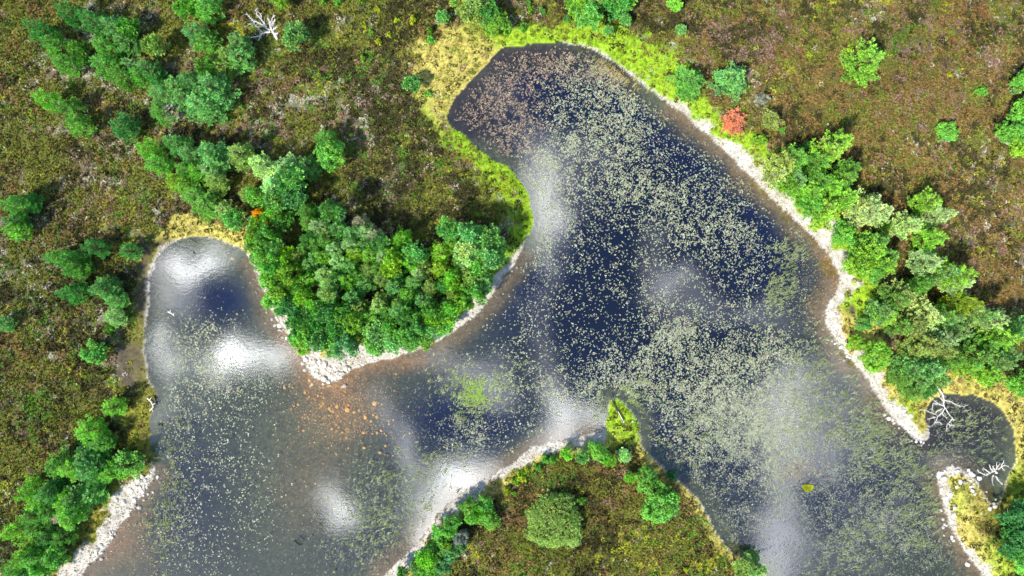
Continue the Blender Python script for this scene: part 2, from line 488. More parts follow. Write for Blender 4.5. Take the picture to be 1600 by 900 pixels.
STRAW_P = [(720, 95, 52, 26, 2.2), (690, 110, 32, 36, 2.0), (690, 165, 16, 30, 1.6), (660, 75, 20, 12, .9), (1530, 605, 50, 14, 1.8), (1590, 660, 16, 50, 1.4), (320, 362, 70, 8, .8), (1500, 790, 18, 30, 1.4), (1385, 600, 16, 40, .8)]
LIME_P = [(1010, 90, 50, 22, 1.2), (960, 65, 40, 14, 1.0), (1060, 120, 20, 26, 1.0), (1345, 440, 14, 60, 1.2), (1190, 260, 14, 30, .8), (985, 660, 14, 24, 1.6), (800, 310, 20, 40, 1.0), (770, 285, 30, 16, .8), (1415, 640, 14, 30, 1.0), (1600, 760, 18, 40, .9), (1575, 870, 30, 30, 1.2),
          (1495, 780, 14, 20, .9), (780, 450, 10, 30, 1.0), (835, 58, 60, 8, 1.0), (770, 420, 14, 40, .8), (440, 60, 10, 20, .6)]
GPAL = [S(200, 188, 100), S(154, 190, 46), S(140, 138, 58)]   # straw, lime, olive


PEAT_P = [(205, 570, 18, 32, 2.2), (224, 445, 9, 60, 1.6), (255, 382, 20, 10, .9), (228, 395, 10, 16, 1.0), (1385, 440, 14, 14, .9), (1395, 530, 16, 14, .8), (1330, 485, 5, 8, 1.5)]


def species(x, y):
    w = np.zeros(np.shape(x) + (8,))
    s = np.zeros(np.shape(x))
    for (px, py, ww) in ANCH:
        cx, cy = W(px, py)
        k = 1. / ((x - cx) ** 2 + (y - cy) ** 2 + 40.) ** 1.5
        ww = np.array(ww) * (np.array([.55, .7, 1.4, 1.1, 1.15, 1, 1.1, .25]) if px < 850 else np.array([1.1, .75, 1.0, 1.0, .6, 1, 1, .9]))
        w += k[..., None] * ww
        s += k
    w /= s[..., None]
    w = w * np.array([1.1, .7, 1.35, 1.2, .65, .7, 1.0, .65])
    for k in range(8):
        w[..., k] *= np.exp(6.0 * (fbm(x, y, 1.3 + .2 * k, k, 3) - .5) + 4.6 * (fbm(x, y, 7 + k, k + 3, 3) - .5))
    w[..., 4] += 1.2 * blob(x, y, WHITE_P) * (.3 + fbm(x, y, 1.3, 6))
    w[..., 5] += 1.3 * blob(x, y, MOSS_P) * (.3 + fbm(x, y, 1.5, 2))
    w[..., 6] += .5 * blob(x, y, MOSS_P) * (.2 + fbm(x, y, 1.2, 4))
    return w


def grass_mask(x, y, d, at):
    nz_ = (fbm(x, y, 2.0, 4) - .5)
    band = smooth(1.0, -.2, (d - at[..., 0] * .85 - at[..., 1] * (1 + nz_ * 1.2)) / np.maximum(.5 + .35 * at[..., 1], .3)) * (d > 0)
    st, li = np.clip(blob(x, y, STRAW_P), 0, 1.5), np.clip(blob(x, y, LIME_P), 0, 1.5)
    kind = at[..., 2:5] + 0
    kind = kind + np.stack([st * 2.2, li * 2.2, 0 * st], -1) + .25 * np.stack([nz_, -nz_, nz_ * 0], -1)
    kind = np.clip(kind, .001, None)
    m = np.clip(np.maximum(band, np.maximum(st, li) * (.35 + fbm(x, y, 1.6, 5) * 1.1)), 0, 1) * (d > 0)
    return m, kind / kind.sum(-1, keepdims=True)


def shingle_mask(x, y, d, at):
    return smooth(.35, -.35, (d - at[..., 0] * (-.25 + 2.0 * fbm(x, y, 2.4, 7)))) * (d > -.15) * (at[..., 0] > .05)


SH_A, SH_B = S(232, 226, 214), S(176, 164, 146)


def ground_color(x, y, d, at):
    w = species(x, y)
    w = w / w.sum(-1, keepdims=True)
    c = (w @ PAL) * .42
    gm, gk = grass_mask(x, y, d, at)
    gcol = gk @ np.stack(GPAL)
    gcol = gcol * (.62 + .3 * fbm(x, y, .8, 3))[..., None]
    c = c * (1 - gm[..., None]) + gcol * gm[..., None]
    pl = np.clip(blob(x, y, PEAT_P), 0, 1) * (.5 + .8 * fbm(x, y, 1.5, 3))
    c = c + (S(88, 78, 64) - c) * np.clip(pl, 0, 1)[..., None]
    sm = shingle_mask(x, y, d, at)
    sc_ = SH_B + (SH_A - SH_B) * (fbm(x, y, 1.0, 1) * 1.1)[..., None]
    c = c * (1 - sm[..., None]) + sc_ * .72 * sm[..., None]
    # lake bed: pale sand and gravel by the shore, peat mud and a painted deep-water navy further out
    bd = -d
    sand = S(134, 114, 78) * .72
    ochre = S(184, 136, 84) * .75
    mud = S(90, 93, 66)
    dark = S(6, 18, 66)  # navy of reflected sky and deep water put into the bed colour
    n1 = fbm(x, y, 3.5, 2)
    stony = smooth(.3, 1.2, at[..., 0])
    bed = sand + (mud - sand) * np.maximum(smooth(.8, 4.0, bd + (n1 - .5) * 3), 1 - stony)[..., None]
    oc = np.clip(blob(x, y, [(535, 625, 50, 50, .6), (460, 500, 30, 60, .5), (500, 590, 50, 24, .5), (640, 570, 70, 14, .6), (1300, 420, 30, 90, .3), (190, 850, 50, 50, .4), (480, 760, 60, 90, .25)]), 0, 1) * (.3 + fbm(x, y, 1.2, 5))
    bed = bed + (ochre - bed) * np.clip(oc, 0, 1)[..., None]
    painted_navy = np.clip(blob(x, y, [(960, 420, 230, 190, 1.5), (900, 150, 140, 90, 1.4), (1150, 330, 120, 120, 1.3), (1100, 640, 170, 110, 1.0), (1300, 760, 200, 130, .75), (1180, 880, 80, 60, 1.0), (720, 665, 100, 60, 1.1),
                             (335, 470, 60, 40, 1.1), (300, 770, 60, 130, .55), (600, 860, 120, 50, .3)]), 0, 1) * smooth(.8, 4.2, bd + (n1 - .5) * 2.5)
    bed = bed + (dark - bed) * painted_navy[..., None]
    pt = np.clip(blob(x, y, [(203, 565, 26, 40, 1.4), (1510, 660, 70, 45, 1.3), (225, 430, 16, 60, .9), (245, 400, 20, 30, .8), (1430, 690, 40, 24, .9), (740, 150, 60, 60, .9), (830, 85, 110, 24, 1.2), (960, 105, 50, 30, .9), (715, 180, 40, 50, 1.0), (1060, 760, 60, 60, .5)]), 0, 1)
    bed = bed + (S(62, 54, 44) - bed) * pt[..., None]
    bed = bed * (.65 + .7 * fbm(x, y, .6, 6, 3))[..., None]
    return np.where((d > 0)[..., None], c, bed)


# ------------------------------------------------------------------ ground: one sheet out to the horizon, lake bed included
def axis(lo, hi, step):
    a = np.arange(lo, hi + step, step)
    g, s, e = [], 1.0, hi + step
    while e < 4000:
        s *= 1.0 if e < hi + 60 else 1.35
        e += s; g.append(e)
    g = np.array(g)
    return np.concatenate([(lo - (g - hi))[::-1], a, g + (a[-1] - hi)])


ax, ay = axis(-94, 94, .27), axis(-58, 58, .27)
GXm, GYm = np.meshgrid(ax, ay)
fx, fy = GXm.ravel(), GYm.ravel()
gz, gd = ground_z(fx, fy)
_, gat = shore(fx, fy)
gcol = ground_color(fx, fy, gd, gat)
tuftiness = smooth(.6, 2.5, gd)
gz = gz + tuftiness * (fbm(fx, fy, .9, 2, 3) - .4) * .38 * (np.abs(fx) < 96)
nx, ny = len(ax), len(ay)
ii = (np.arange(ny - 1)[:, None] * nx + np.arange(nx - 1)[None, :]).ravel()
fidx = np.stack([ii, ii + 1, ii + nx + 1, ii + nx], 1).ravel()
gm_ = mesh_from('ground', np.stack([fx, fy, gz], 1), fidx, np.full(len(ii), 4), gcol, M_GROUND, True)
tag(obj('ground', gm_), 'heather moorland with the lake bed sunk into it', None, None, 'structure')


def gh(x, y):
    z, _ = ground_z(np.atleast_1d(np.asarray(x, float)), np.atleast_1d(np.asarray(y, float)))
    return z


# the lake: a closed body of water, its top at height 0
wx0, wx1, wy0, wy1, wz = -70., 86., -84., 44., -6.
wv = [(wx0, wy0, 0), (wx1, wy0, 0), (wx1, wy1, 0), (wx0, wy1, 0), (wx0, wy0, wz), (wx1, wy0, wz), (wx1, wy1, wz), (wx0, wy1, wz)]
wf = [0, 1, 2, 3, 7, 6, 5, 4, 0, 4, 5, 1, 1, 5, 6, 2, 2, 6, 7, 3, 3, 7, 4, 0]
tag(obj('lake_water', mesh_from('lake_water', wv, wf, [4] * 6, None, WM)), 'dark still water of the lake mirroring clouds', None, None, 'structure')


# ------------------------------------------------------------------ heather, moss and grass (nobody could count them)
def sprigs(x, y, z, r, h, col, k, wid, seed):
    """k leaf-like triangles per tuft, springing outwards and up"""
    g = np.random.default_rng(seed)
    n = len(x)
    X, Y, Z, R, Hh = [np.repeat(a, k) for a in (x, y, z, r, h)]
    C = np.repeat(col, k, 0) * g.uniform(.86, 1.15, (n * k, 1))
    an = g.uniform(0, 2 * np.pi, n * k)
    ex = np.sqrt(g.uniform(.02, 1, n * k))
    tip = np.stack([X + R * ex * np.cos(an), Y + R * ex * np.sin(an), Z + Hh * (1.15 - .7 * ex) * g.uniform(.7, 1.2, n * k)], 1)
    s = .15 + .45 * ex
    bx, by = X + R * s * np.cos(an) * .8, Y + R * s * np.sin(an) * .8
    pa = an + np.pi / 2 + g.uniform(-.7, .7, n * k)
    ww = R * wid
    zb = Z + Hh * .25
    b1 = np.stack([bx + ww * np.cos(pa), by + ww * np.sin(pa), zb], 1)
    b2 = np.stack([bx - ww * np.cos(pa), by - ww * np.sin(pa), zb + Hh * g.uniform(-.1, .35, n * k)], 1)
    return tris(b1, b2, tip, C)


N = 190000
x, y = RNG.uniform(-90, 90, N), RNG.uniform(-54, 54, N)
xo, yo = RNG.uniform(-122, 122, 130000), RNG.uniform(-90, 78, 130000)
ko = (np.abs(xo) > 90) | (np.abs(yo) > 54)
x, y = np.concatenate([x, xo[ko]]), np.concatenate([y, yo[ko]])
N = len(x)
z, d = ground_z(x, y)
_, at = shore(x, y)
sm = shingle_mask(x, y, d, at)
gm, gk = grass_mask(x, y, d, at)
keep = (d > .35) & (RNG.random(N) > np.clip(blob(x, y, PEAT_P), 0, .95)) & (sm < .3) & (RNG.random(N) > gm * .85)
x, y, z, d = x[keep], y[keep], z[keep], d[keep]
w = species(x, y)
w = w ** 1.5
cw = np.cumsum(w / w.sum(-1, keepdims=True), -1)
k = (RNG.random((len(x), 1)) > cw).sum(-1).clip(0, 7)
col = PAL[k] * RNG.uniform(.8, 1.2, (len(x), 1)) * (.72 + .56 * fbm(x, y, 11, 4, 3))[:, None]
r = RNG.uniform(.26, .58, len(x)); h = RNG.uniform(.16, .5, len(x)) * np.where(np.isin(k, (4, 5)), .5, 1.0)
tm = mesh_from('heather', *sprigs(x, y, z, r, h, col, 9, .42, 3), M_TUFT)
tag(obj('heather', tm), 'brown, pink and olive heather and moss covering the moor round the lake', 'heather', None, 'stuff')

N = 150000
x, y = RNG.uniform(-90, 90, N), RNG.uniform(-54, 54, N)
z, d = ground_z(x, y)
_, at = shore(x, y)
gm, gk = grass_mask(x, y, d, at)
sm = shingle_mask(x, y, d, at)
keep = (d > .15) & (RNG.random(N) > np.clip(blob(x, y, PEAT_P), 0, .95)) & (RNG.random(N) < gm * 1.1) & (RNG.random(N) > sm * .93)
x, y, z, gk, d = x[keep], y[keep], z[keep], gk[keep], d[keep]
pk = (gk + RNG.normal(0, .22, gk.shape)).clip(0.01, None) ** 2
col = (pk / pk.sum(-1, keepdims=True)) @ np.stack(GPAL) * RNG.uniform(.75, 1.25, (len(x), 1)) * .92
gmesh = mesh_from('bank_grass', *sprigs(x, y, z, RNG.uniform(.18, .4, len(x)), RNG.uniform(.2, .5, len(x)), col, 8, .16, 4), M_GRASS)
tag(obj('bank_grass', gmesh), 'lime green and straw coloured grass fringing the lake shore', 'grass', None, 'stuff')


# ------------------------------------------------------------------ stones and shingle
def stone_block(x, y, z, rx, ry, rz, rot, seed, col):
    """little squashed boulders: an octahedral lump with a cut top, 14 vertices"""
    g = np.random.default_rng(seed)
    n = len(x)
    ring = []
    for (zz, rr, o) in ((-.5, .8, 0), (.35, .95, .4), (.95, .5, .1)):
        for q in range(6):
            a = q * np.pi / 3 + o
            j = g.uniform(.7, 1.25, n)
            lx, ly = np.cos(a) * rr * rx * j, np.sin(a) * rr * ry * j
            ring.append(np.stack([x + lx * np.cos(rot) - ly * np.sin(rot), y + lx * np.sin(rot) + ly * np.cos(rot), z + rz * (zz + g.uniform(-.12, .12, n))], 1))
    V = np.stack(ring, 1)                                # n,18,3
    f = []
    for lv in (0, 6):
        for q in range(6):
            a, b = lv + q, lv + (q + 1) % 6
            f += [a, b, b + 6, a + 6]
    f += [12, 13, 14, 15, 16, 17]
    F = (np.array(f)[None, :] + 18 * np.arange(n)[:, None]).ravel()
    cnt = np.tile([4] * 12 + [6], n)
    return V.reshape(-1, 3), F, cnt, np.repeat(col, 18, 0)


N = 150000
x, y = RNG.uniform(-82, 82, N), RNG.uniform(-48, 46, N)
z, d = ground_z(x, y)
_, at = shore(x, y)
sm = shingle_mask(x, y, d, at)
keep = ((RNG.random(N) < sm * 1.1) & (d > -.2)) | ((d < 0) & (d > -1.6) & (at[..., 0] > .9) & (RNG.random(N) < .22))
x, y, z, d = x[keep], y[keep], z[keep], d[keep]
n_ = len(x)
sz = RNG.uniform(.05, .125, n_) * (1 + .9 * (RNG.random(n_) > .94))
col = (SH_B + (S(228, 222, 210) - SH_B) * RNG.random((n_, 1))) * RNG.uniform(.6, 1.05, (n_, 1))
col = col * np.where(d < .25, .62, 1.0)[:, None]                 # wet stones are darker
pm = mesh_from('shingle', *stone_block(x, y, z + sz * .25, sz * RNG.uniform(.8, 1.3, n_), sz, sz * .6, RNG.uniform(0, 6.3, n_), 8, col), M_PEBBLE)
tag(obj('shingle', pm), 'pale grey shingle strewn along the beaches of the lake', 'shingle', None, 'stuff')

x, y = np.concatenate([RNG.normal(W(530, 640)[0], 5.0, 2600), RNG.normal(W(455, 510)[0], 2.5, 500), RNG.normal(W(200, 840)[0], 4, 700), RNG.normal(W(1295, 450)[0], 3, 400)]), np.concatenate([RNG.normal(W(530, 640)[1], 4.0, 2600), RNG.normal(W(455, 510)[1], 4.0, 500), RNG.normal(W(200, 840)[1], 5, 700), RNG.normal(W(1295, 450)[1], 5, 400)])
z, d = ground_z(x, y)
keep = (d < -.2) & (z > -1.6)
x, y, z = x[keep], y[keep], z[keep]
n_ = len(x)
sz = RNG.uniform(.04, .11, n_) * (1 + 1.0 * (RNG.random(n_) > .93))
col = (S(214, 166, 104) + (S(140, 112, 80) - S(214, 166, 104)) * RNG.random((n_, 1))) * RNG.uniform(.7, 1.15, (n_, 1))
z = np.maximum(z, -.7)
pm = mesh_from('lakebed_gravel', *stone_block(x, y, z + sz * .1, sz * RNG.uniform(.8, 1.4, n_), sz, sz * .45, RNG.uniform(0, 6.3, n_), 18, col), M_PEBBLE)
tag(obj('lakebed_gravel', pm), 'rust-tinged gravel on the lake bed shining through the shallows', 'gravel', None, 'stuff')

STONE_MESHES = []
for i in range(6):
    g1 = np.ones(1)
    a = [RNG.uniform(.8, 1.2) for _ in range(2)]
    STONE_MESHES.append(mesh_from('stone', *stone_block(g1 * 0, g1 * 0, g1 * .2, g1 * a[0], g1 * a[1], g1 * RNG.uniform(.5, .7), g1 * 0, 40 + i, np.ones((1, 3)) * .9), M_STONE))
STONE_SETS = [  # label, group, n, list of px spots (px,py,sx,sy), size, tint, depth
    ('pale stone among the rubble of the stony point below the wood', 'stones of the stony point below the wood', 95, [(505, 572, 22, 14), (490, 555, 12, 12), (455, 525, 10, 16), (436, 500, 7, 14), (520, 580, 22, 10)], (.16, .38), S(216, 208, 196), 0),
    ('whitish stone on the shingle beach in the south-western corner', 'stones on the south-western beach', 45, [(230, 745, 12, 14), (205, 785, 14, 14), (165, 850, 14, 14), (150, 870, 20, 12), (215, 765, 8, 14)], (.14, .34), S(222, 216, 204), 0),
    ('white stone on the shingle spit or in the shallows off its tip', 'stones round the shingle spit', 55, [(1475, 735, 20, 12), (1455, 735, 14, 16), (1478, 785, 9, 26), (1545, 785, 14, 16), (1490, 845, 10, 20), (1462, 710, 22, 10), (1515, 755, 10, 8)], (.16, .42), S(228, 224, 214), 0),
    ('pale stone at the water edge of the narrow eastern beach', 'stones along the eastern beach', 45, [(1380, 640, 12, 22), (1410, 668, 14, 12), (1435, 690, 10, 6), (1300, 525, 8, 22), (1318, 550, 10, 10), (1240, 348, 22, 20)], (.13, .3), S(226, 220, 208), 0),
    ('orange-brown stone lying under shallow water off the stony point', 'submerged orange stones off the stony point', 58, [(530, 640, 34, 34), (560, 660, 34, 22), (490, 610, 20, 18), (580, 650, 14, 14), (545, 690, 26, 12), (505, 625, 24, 18)], (.09, .3), S(236, 178, 96), 1),
    ('isolated pale stone showing out in the shallow western water', 'lone stones out in the western water', 8, [(540, 800, 30, 40), (360, 480, 20, 60)], (.12, .2), S(225, 190, 120), 1),
]
for (lab, grp, n_, spots, (s0, s1), tint, sub) in STONE_SETS:
    c = 0
    tries = 0
    while c < n_ and tries < 5000:
        tries += 1
        px, py, sx, sy = spots[random.randrange(len(spots))]
        X, Y = W(random.gauss(px, sx), random.gauss(py, sy))
        zz, dd = ground_z(np.array([X]), np.array([Y]))
        if (sub and dd[0] > -.3) or (not sub and (dd[0] < -1.1 or dd[0] > 3.2)):
            continue
        o = obj('stone', STONE_MESHES[c % 6], None, (X, Y, float(zz[0]) + .02))
        s = random.uniform(s0, s1) * (1 + .5 * (random.random() > .9))
        if sub:
            o.location.z = max(float(zz[0]) - .3 * s, -.55)
        o.scale = (s, s * random.uniform(.75, 1.2), s)
        o.rotation_euler = (0, 0, random.uniform(0, 6.28))
        k_ = random.uniform(.72, 1.1)
        o.color = (*(tint * k_), 1)
        tag(o, lab, 'stone', grp)
        c += 1
o = obj('boulder', STONE_MESHES[2], None, (*W(1565, 224), float(gh(*W(1565, 224))[0]) + .1))
o.scale = (.5, .42, .6); o.color = (.8, .78, .75, 1)
tag(o, 'white boulder lying in the heather beside the bright green bush at the eastern margin', 'boulder')
o = obj('stone', STONE_MESHES[3], None, (*W(988, 658), .12))
o.scale = (.3, .24, .3); o.color = (.75, .68, .55, 1)
tag(o, 'pale buff stone on the tip of the yellow-green grassy point', 'stone')

# ------------------------------------------------------------------ floating leaves and reeds
LILY_D = [  # px, py, sx, sy, clusters per square metre
    (920, 185, 70, 75, 4.2), (990, 200, 50, 60, 2.6), (880, 245, 50, 50, 3.0), (960, 290, 110, 60, 2.2), (1080, 300, 70, 60, 1.7), (870, 320, 30, 40, 3.0), (1000, 370, 120, 90, .85), (900, 440, 100, 90, .55), (1130, 390, 60, 70, 1.5), (840, 380, 24, 40, 2.0),
    (1170, 440, 40, 60, 1.6), (1060, 520, 100, 60, 1.6), (1050, 600, 85, 45, 4.6), (1110, 590, 70, 60, 3.6), (1190, 560, 60, 50, 3.0), (970, 560, 60, 50, .9), (850, 520, 70, 70, 1.0), (800, 590, 60, 50, 1.3), (900, 610, 60, 30, 1.8), (1090, 680, 70, 50, 2.6), (760, 680, 60, 30, .9), (830, 660, 40, 24, .9),
    (320, 565, 46, 52, 3.0), (350, 610, 60, 40, 1.6), (330, 690, 70, 60, .75), (330, 520, 40, 20, 2.2), (360, 790, 70, 70, .45), (300, 850, 60, 50, .6), (270, 640, 20, 60, .8), (390, 730, 50, 60, .3), (1200, 640, 70, 60, 2.6), (310, 440, 40, 40, .25),
    (1180, 720, 60, 50, 1.6),
]
FINE_D = [(1330, 690, 120, 100, 5.5), (1180, 690, 110, 60, 4.0), (1110, 640, 90, 50, 3.0), (1280, 800, 110, 70, 4.2), (1420, 810, 70, 80, 4.2), (1200, 700, 90, 60, 3.5), (1340, 860, 110, 40, 4.0), (1260, 600, 50, 50, 3.6), (640, 780, 80, 60, 2.2), (600, 860, 100, 40, 1.8), (730, 690, 60, 30, 2.4), (860, 620, 60, 30, 2.4), (830, 300, 26, 60, 4.5),
          (1530, 680, 50, 40, 2.2), (275, 690, 26, 110, 1.2), (270, 830, 40, 60, 1.2), (1250, 430, 30, 80, 1.5), (700, 600, 60, 40, 1.6), (840, 420, 20, 60, 3.2), (880, 700, 10, 10, .5), (1060, 720, 50, 50, 3.6), (1150, 790, 50, 60, 2.6), (240, 560, 20, 50, 2.6), (430, 590, 60, 40, .5)]
PINK_D = [(800, 150, 46, 60, 4.5), (830, 200, 24, 40, 3.0), (745, 165, 40, 50, 3.0), (820, 100, 60, 26, 3.5), (890, 100, 60, 22, 3.6), (960, 120, 40, 20, 3.0), (1250, 735, 26, 16, 5.0), (790, 220, 24, 20, 5.0)]


def sample_density(lst, n, mind, mult=1.0, lo=-80, hi=80):
    x, y = RNG.uniform(lo, hi, n), RNG.uniform(-47, 40, n)
    d, at = shore(x, y)
    mx = 160 * 87 / n                                      # area per candidate
    clump = np.clip((fbm(x, y, 1.1, 5, 3) - .2) * 1.7, .2, 1.2) * np.clip((fbm(x, y, 8, 6, 2) - .1) * 1.6, .45, 1.3)
    dens = blob(x, y, lst) * clump * mult
    keep = (RNG.random(n) < dens * mx) & (d < -mind) & (RNG.random(n) < smooth(mind, mind + 1.5, -d) + .15)
    return x[keep], y[keep]


def leaf_rosettes(x, y, rad, col, k, seed, lift=.06, narrow=.36, var=.2):
    g = np.random.default_rng(seed)
    n = len(x)
    an = (np.tile(np.arange(k) * 2 * np.pi / k, n) + np.repeat(g.uniform(0, 6.3, n), k) + g.normal(0, .5, n * k))
    X, Y, R = np.repeat(x, k), np.repeat(y, k), np.repeat(rad, k) * g.uniform(.45, 1.15, n * k)
    C = np.repeat(col, k, 0) * g.uniform(1 - var, 1 + var, (n * k, 1))
    X = X + g.normal(0, .25, n * k) * R; Y = Y + g.normal(0, .25, n * k) * R
    ca, sa = np.cos(an), np.sin(an)
    wd = R * narrow * g.uniform(.7, 1.3, n * k)
    z0 = np.full(n * k, .012) + g.uniform(0, .01, n * k)
    z1 = z0 + lift * g.uniform(0, 1.2, n * k) * (R / .3)
    tl = g.uniform(-.4, .4, n * k) * lift
    P0 = np.stack([X, Y, z0], 1)
    P1 = np.stack([X + R * .55 * ca - wd * sa, Y + R * .55 * sa + wd * ca, (z0 + z1) / 2 + np.abs(tl)], 1)
    P2 = np.stack([X + R * ca, Y + R * sa, z1], 1)
    P3 = np.stack([X + R * .55 * ca + wd * sa, Y + R * .55 * sa - wd * ca, (z0 + z1) / 2], 1)
    return quads(P0, P1, P2, P3, C)


LILC = S(180, 183, 152)
x, y = sample_density(LILY_D, 1500000, 1.0, 20.0)
n_ = len(x)
sz = RNG.uniform(.07, .15, n_)
col = LILC * RNG.uniform(.6, 1.08, (n_, 1)) * (1 + RNG.normal(0, .06, (n_, 3)))
kk = RNG.random(n_)
col[kk < .22] *= np.array([.62, .78, .55]); col[kk > .92] *= np.array([.8, .66, .55])
sz = sz * np.exp(RNG.normal(0, .18, n_))
order = np.argsort(-sz)
big, rest = order[:300], order[300:]
parts = [leaf_rosettes(x[rest], y[rest], sz[rest], col[rest], 6, 21)]
x2, y2 = sample_density(FINE_D, 1500000, .5, 20.0)
n2 = len(x2)
colf = (S(178, 182, 160) + (S(108, 116, 90) - S(178, 182, 160)) * RNG.random((n2, 1))) * RNG.uniform(.6, 1.1, (n2, 1))
parts.append(leaf_rosettes(x2, y2, RNG.uniform(.07, .16, n2), colf, 3, 22, lift=.05, narrow=.3))
x3, y3 = sample_density(PINK_D, 600000, .6, 14.0)
n3 = len(x3)
colp = (S(188, 164, 136) + (S(120, 104, 90) - S(188, 164, 136)) * RNG.random((n3, 1))) * RNG.uniform(.5, 1.05, (n3, 1))
parts.append(leaf_rosettes(x3, y3, RNG.uniform(.08, .2, n3), colp, 5, 23, narrow=.34))
print('rosettes', n_, n2, n3)
tag(obj('floating_leaves', mesh_from('floating_leaves', *join(parts), M_LILY)), 'dense drifts of small khaki and brownish leaves floating all over the lake', 'water plants', None, 'stuff')
ROS = []
for i in range(6):
    ROS.append(mesh_from('water_lily', *leaf_rosettes(np.zeros(1), np.zeros(1), np.array([.18]), LILC[None] * RNG.uniform(.75, 1.0), 7, 60 + i), M_LILY))
for j, i in enumerate(big):
    o = obj('water_lily', ROS[j % 6], None, (x[i], y[i], 0.004))
    o.rotation_euler = (0, 0, random.uniform(0, 6.28))
    s = random.uniform(.95, 1.25); o.scale = (s, s, s)
    if x[i] < -20:
        tag(o, 'large pale khaki leaf rosette floating on the grey western bay of the lake', 'water lily', 'large leaf rosettes on the western bay')
    elif y[i] > 8:
        tag(o, 'large pale khaki leaf rosette floating in the northern lobe of the lake', 'water lily', 'large leaf rosettes in the northern lobe')
    elif y[i] > -8:
        tag(o, 'large pale khaki leaf rosette floating on the navy blue middle water', 'water lily', 'large leaf rosettes on the navy middle water')
    else:
        tag(o, 'large pale khaki leaf rosette in the drifts north and east of the grassy point', 'water lily', 'large leaf rosettes round the grassy point')

REED_D = [(1222, 430, 22, 34, 7), (1240, 390, 16, 20, 4), (1215, 470, 14, 20, 4), (745, 615, 34, 24, 9), (700, 600, 30, 20, 4), (770, 590, 40, 20, 4), (720, 650, 20, 16, 3), (265, 760, 22, 50, 3), (250, 830, 26, 40, 3.5), (280, 690, 20, 40, 1.5), (1440, 790, 30, 60, 4), (1350, 640, 70, 50, 3.5), (1380, 720, 60, 50, 3),
          (640, 760, 50, 40, 3.5), (680, 720, 40, 16, 3), (600, 830, 70, 40, 2.5), (1270, 570, 40, 40, 3.5), (1530, 670, 50, 36, 3), (970, 640, 26, 20, 6), (1010, 610, 30, 20, 3), (950, 95, 30, 14, 4), (1000, 130, 22, 16, 5), (985, 120, 30, 10, 4), (1345, 850, 60, 40, 3), (1060, 690, 40, 30, 3)]
x, y = sample_density(REED_D, 400000, .3, 3.0)
n_ = len(x)
g = np.random.default_rng(31)
k = 4
X, Y = np.repeat(x, k) + g.normal(0, .12, n_ * k), np.repeat(y, k) + g.normal(0, .12, n_ * k)
an = g.normal(.75, .45, n_ * k)
Ls = g.uniform(.25, .75, n_ * k)
ca, sa = np.cos(an), np.sin(an)
wd = g.uniform(.02, .05, n_ * k)
C = np.repeat(np.where((g.random((n_, 1)) > .25), S(128, 142, 88), S(160, 166, 122)), k, 0) * g.uniform(.6, 1.15, (n_ * k, 1))
gr = blob(X, Y, [(745, 615, 40, 24, 1), (970, 640, 24, 26, .8)])[:, None]
C = C + (S(150, 190, 60) - C) * np.clip(gr, 0, 1) * .7
ST = blob(X, Y, [(985, 118, 60, 30, 1)])[:, None]
C = C + (S(186, 160, 70) - C) * np.clip(ST, 0, 1) * .8
zb = np.full(n_ * k, -.05); zt = .05 + Ls * g.uniform(.1, .5, n_ * k)
reeds = quads(np.stack([X - wd * sa, Y + wd * ca, zb], 1), np.stack([X + wd * sa, Y - wd * ca, zb], 1),
              np.stack([X + Ls * ca + wd * sa * .4, Y + Ls * sa - wd * ca * .4, zt], 1), np.stack([X + Ls * ca - wd * sa * .4, Y + Ls * sa + wd * ca * .4, zt], 1), C)
tag(obj('reeds', mesh_from('reeds', *reeds, M_REED)), 'thin yellow-green reed blades leaning in the shallows of the lake', 'reeds', None, 'stuff')

# bright moss island among the floating leaves
cx, cy = W(1262, 762)
g = np.random.default_rng(77)
ra_, an_ = np.sqrt(g.random(90)), g.uniform(0, 6.283, 90)
xs, ys = cx + ra_ * .62 * np.cos(an_) * (1 + .25 * np.sin(3 * an_)), cy + ra_ * .4 * np.sin(an_)
isl = mesh_from('moss_cushion', *sprigs(xs, ys, np.full(90, .0), np.full(90, .36), np.full(90, .25), np.tile(S(176, 186, 40), (90, 1)), 9, .3, 5), M_GRASS)
tag(obj('moss_cushion', isl), 'small yellow-green moss cushion alone among grey floating leaves in the south-eastern water', 'moss cushion')


# ------------------------------------------------------------------ trees
def rand_dirs(g, n, up=0.0):
    v = g.normal(0, 1, (n, 3)); v[:, 2] += up
    return v / np.linalg.norm(v, axis=1, keepdims=True)


def needles(cent, dirs, size, g, k=26, spread=.9, length=1.0, width=.2, bright=None):
    """k pointed sprays round every shoot"""
    n = len(cent)
    C = np.repeat(cent, k, 0); D = np.repeat(dirs, k, 0); Sz = np.repeat(size, k)[:, None]
    v = g.normal(0, 1, (n * k, 3)) * spread + D * 1.1
    v /= np.linalg.norm(v, axis=1, keepdims=True)
    base = C + v * Sz * .12 + D * Sz * g.uniform(-.35, .35, (n * k, 1))
    tip = base + v * Sz * length * g.uniform(.55, 1.05, (n * k, 1))
    s = np.cross(v, g.normal(0, 1, (n * k, 3))); s /= np.linalg.norm(s, axis=1, keepdims=True) + 1e-9
    w = Sz * width * g.uniform(.7, 1.3, (n * k, 1))
    mid = base + (tip - base) * .35
    b = np.repeat(bright if bright is not None else np.ones((n, 3)), k, 0) * g.uniform(.75, 1.25, (n * k, 1))
    v_, f_, c_, k_ = tris(mid + s * w, mid - s * w, tip, b)
    k_[0::3] *= .6; k_[1::3] *= .6; k_[2::3] *= np.array([2.25, 1.85, 1.3])      # shaded bases and sunlit tips painted into the sprays
    return v_, f_, c_, k_


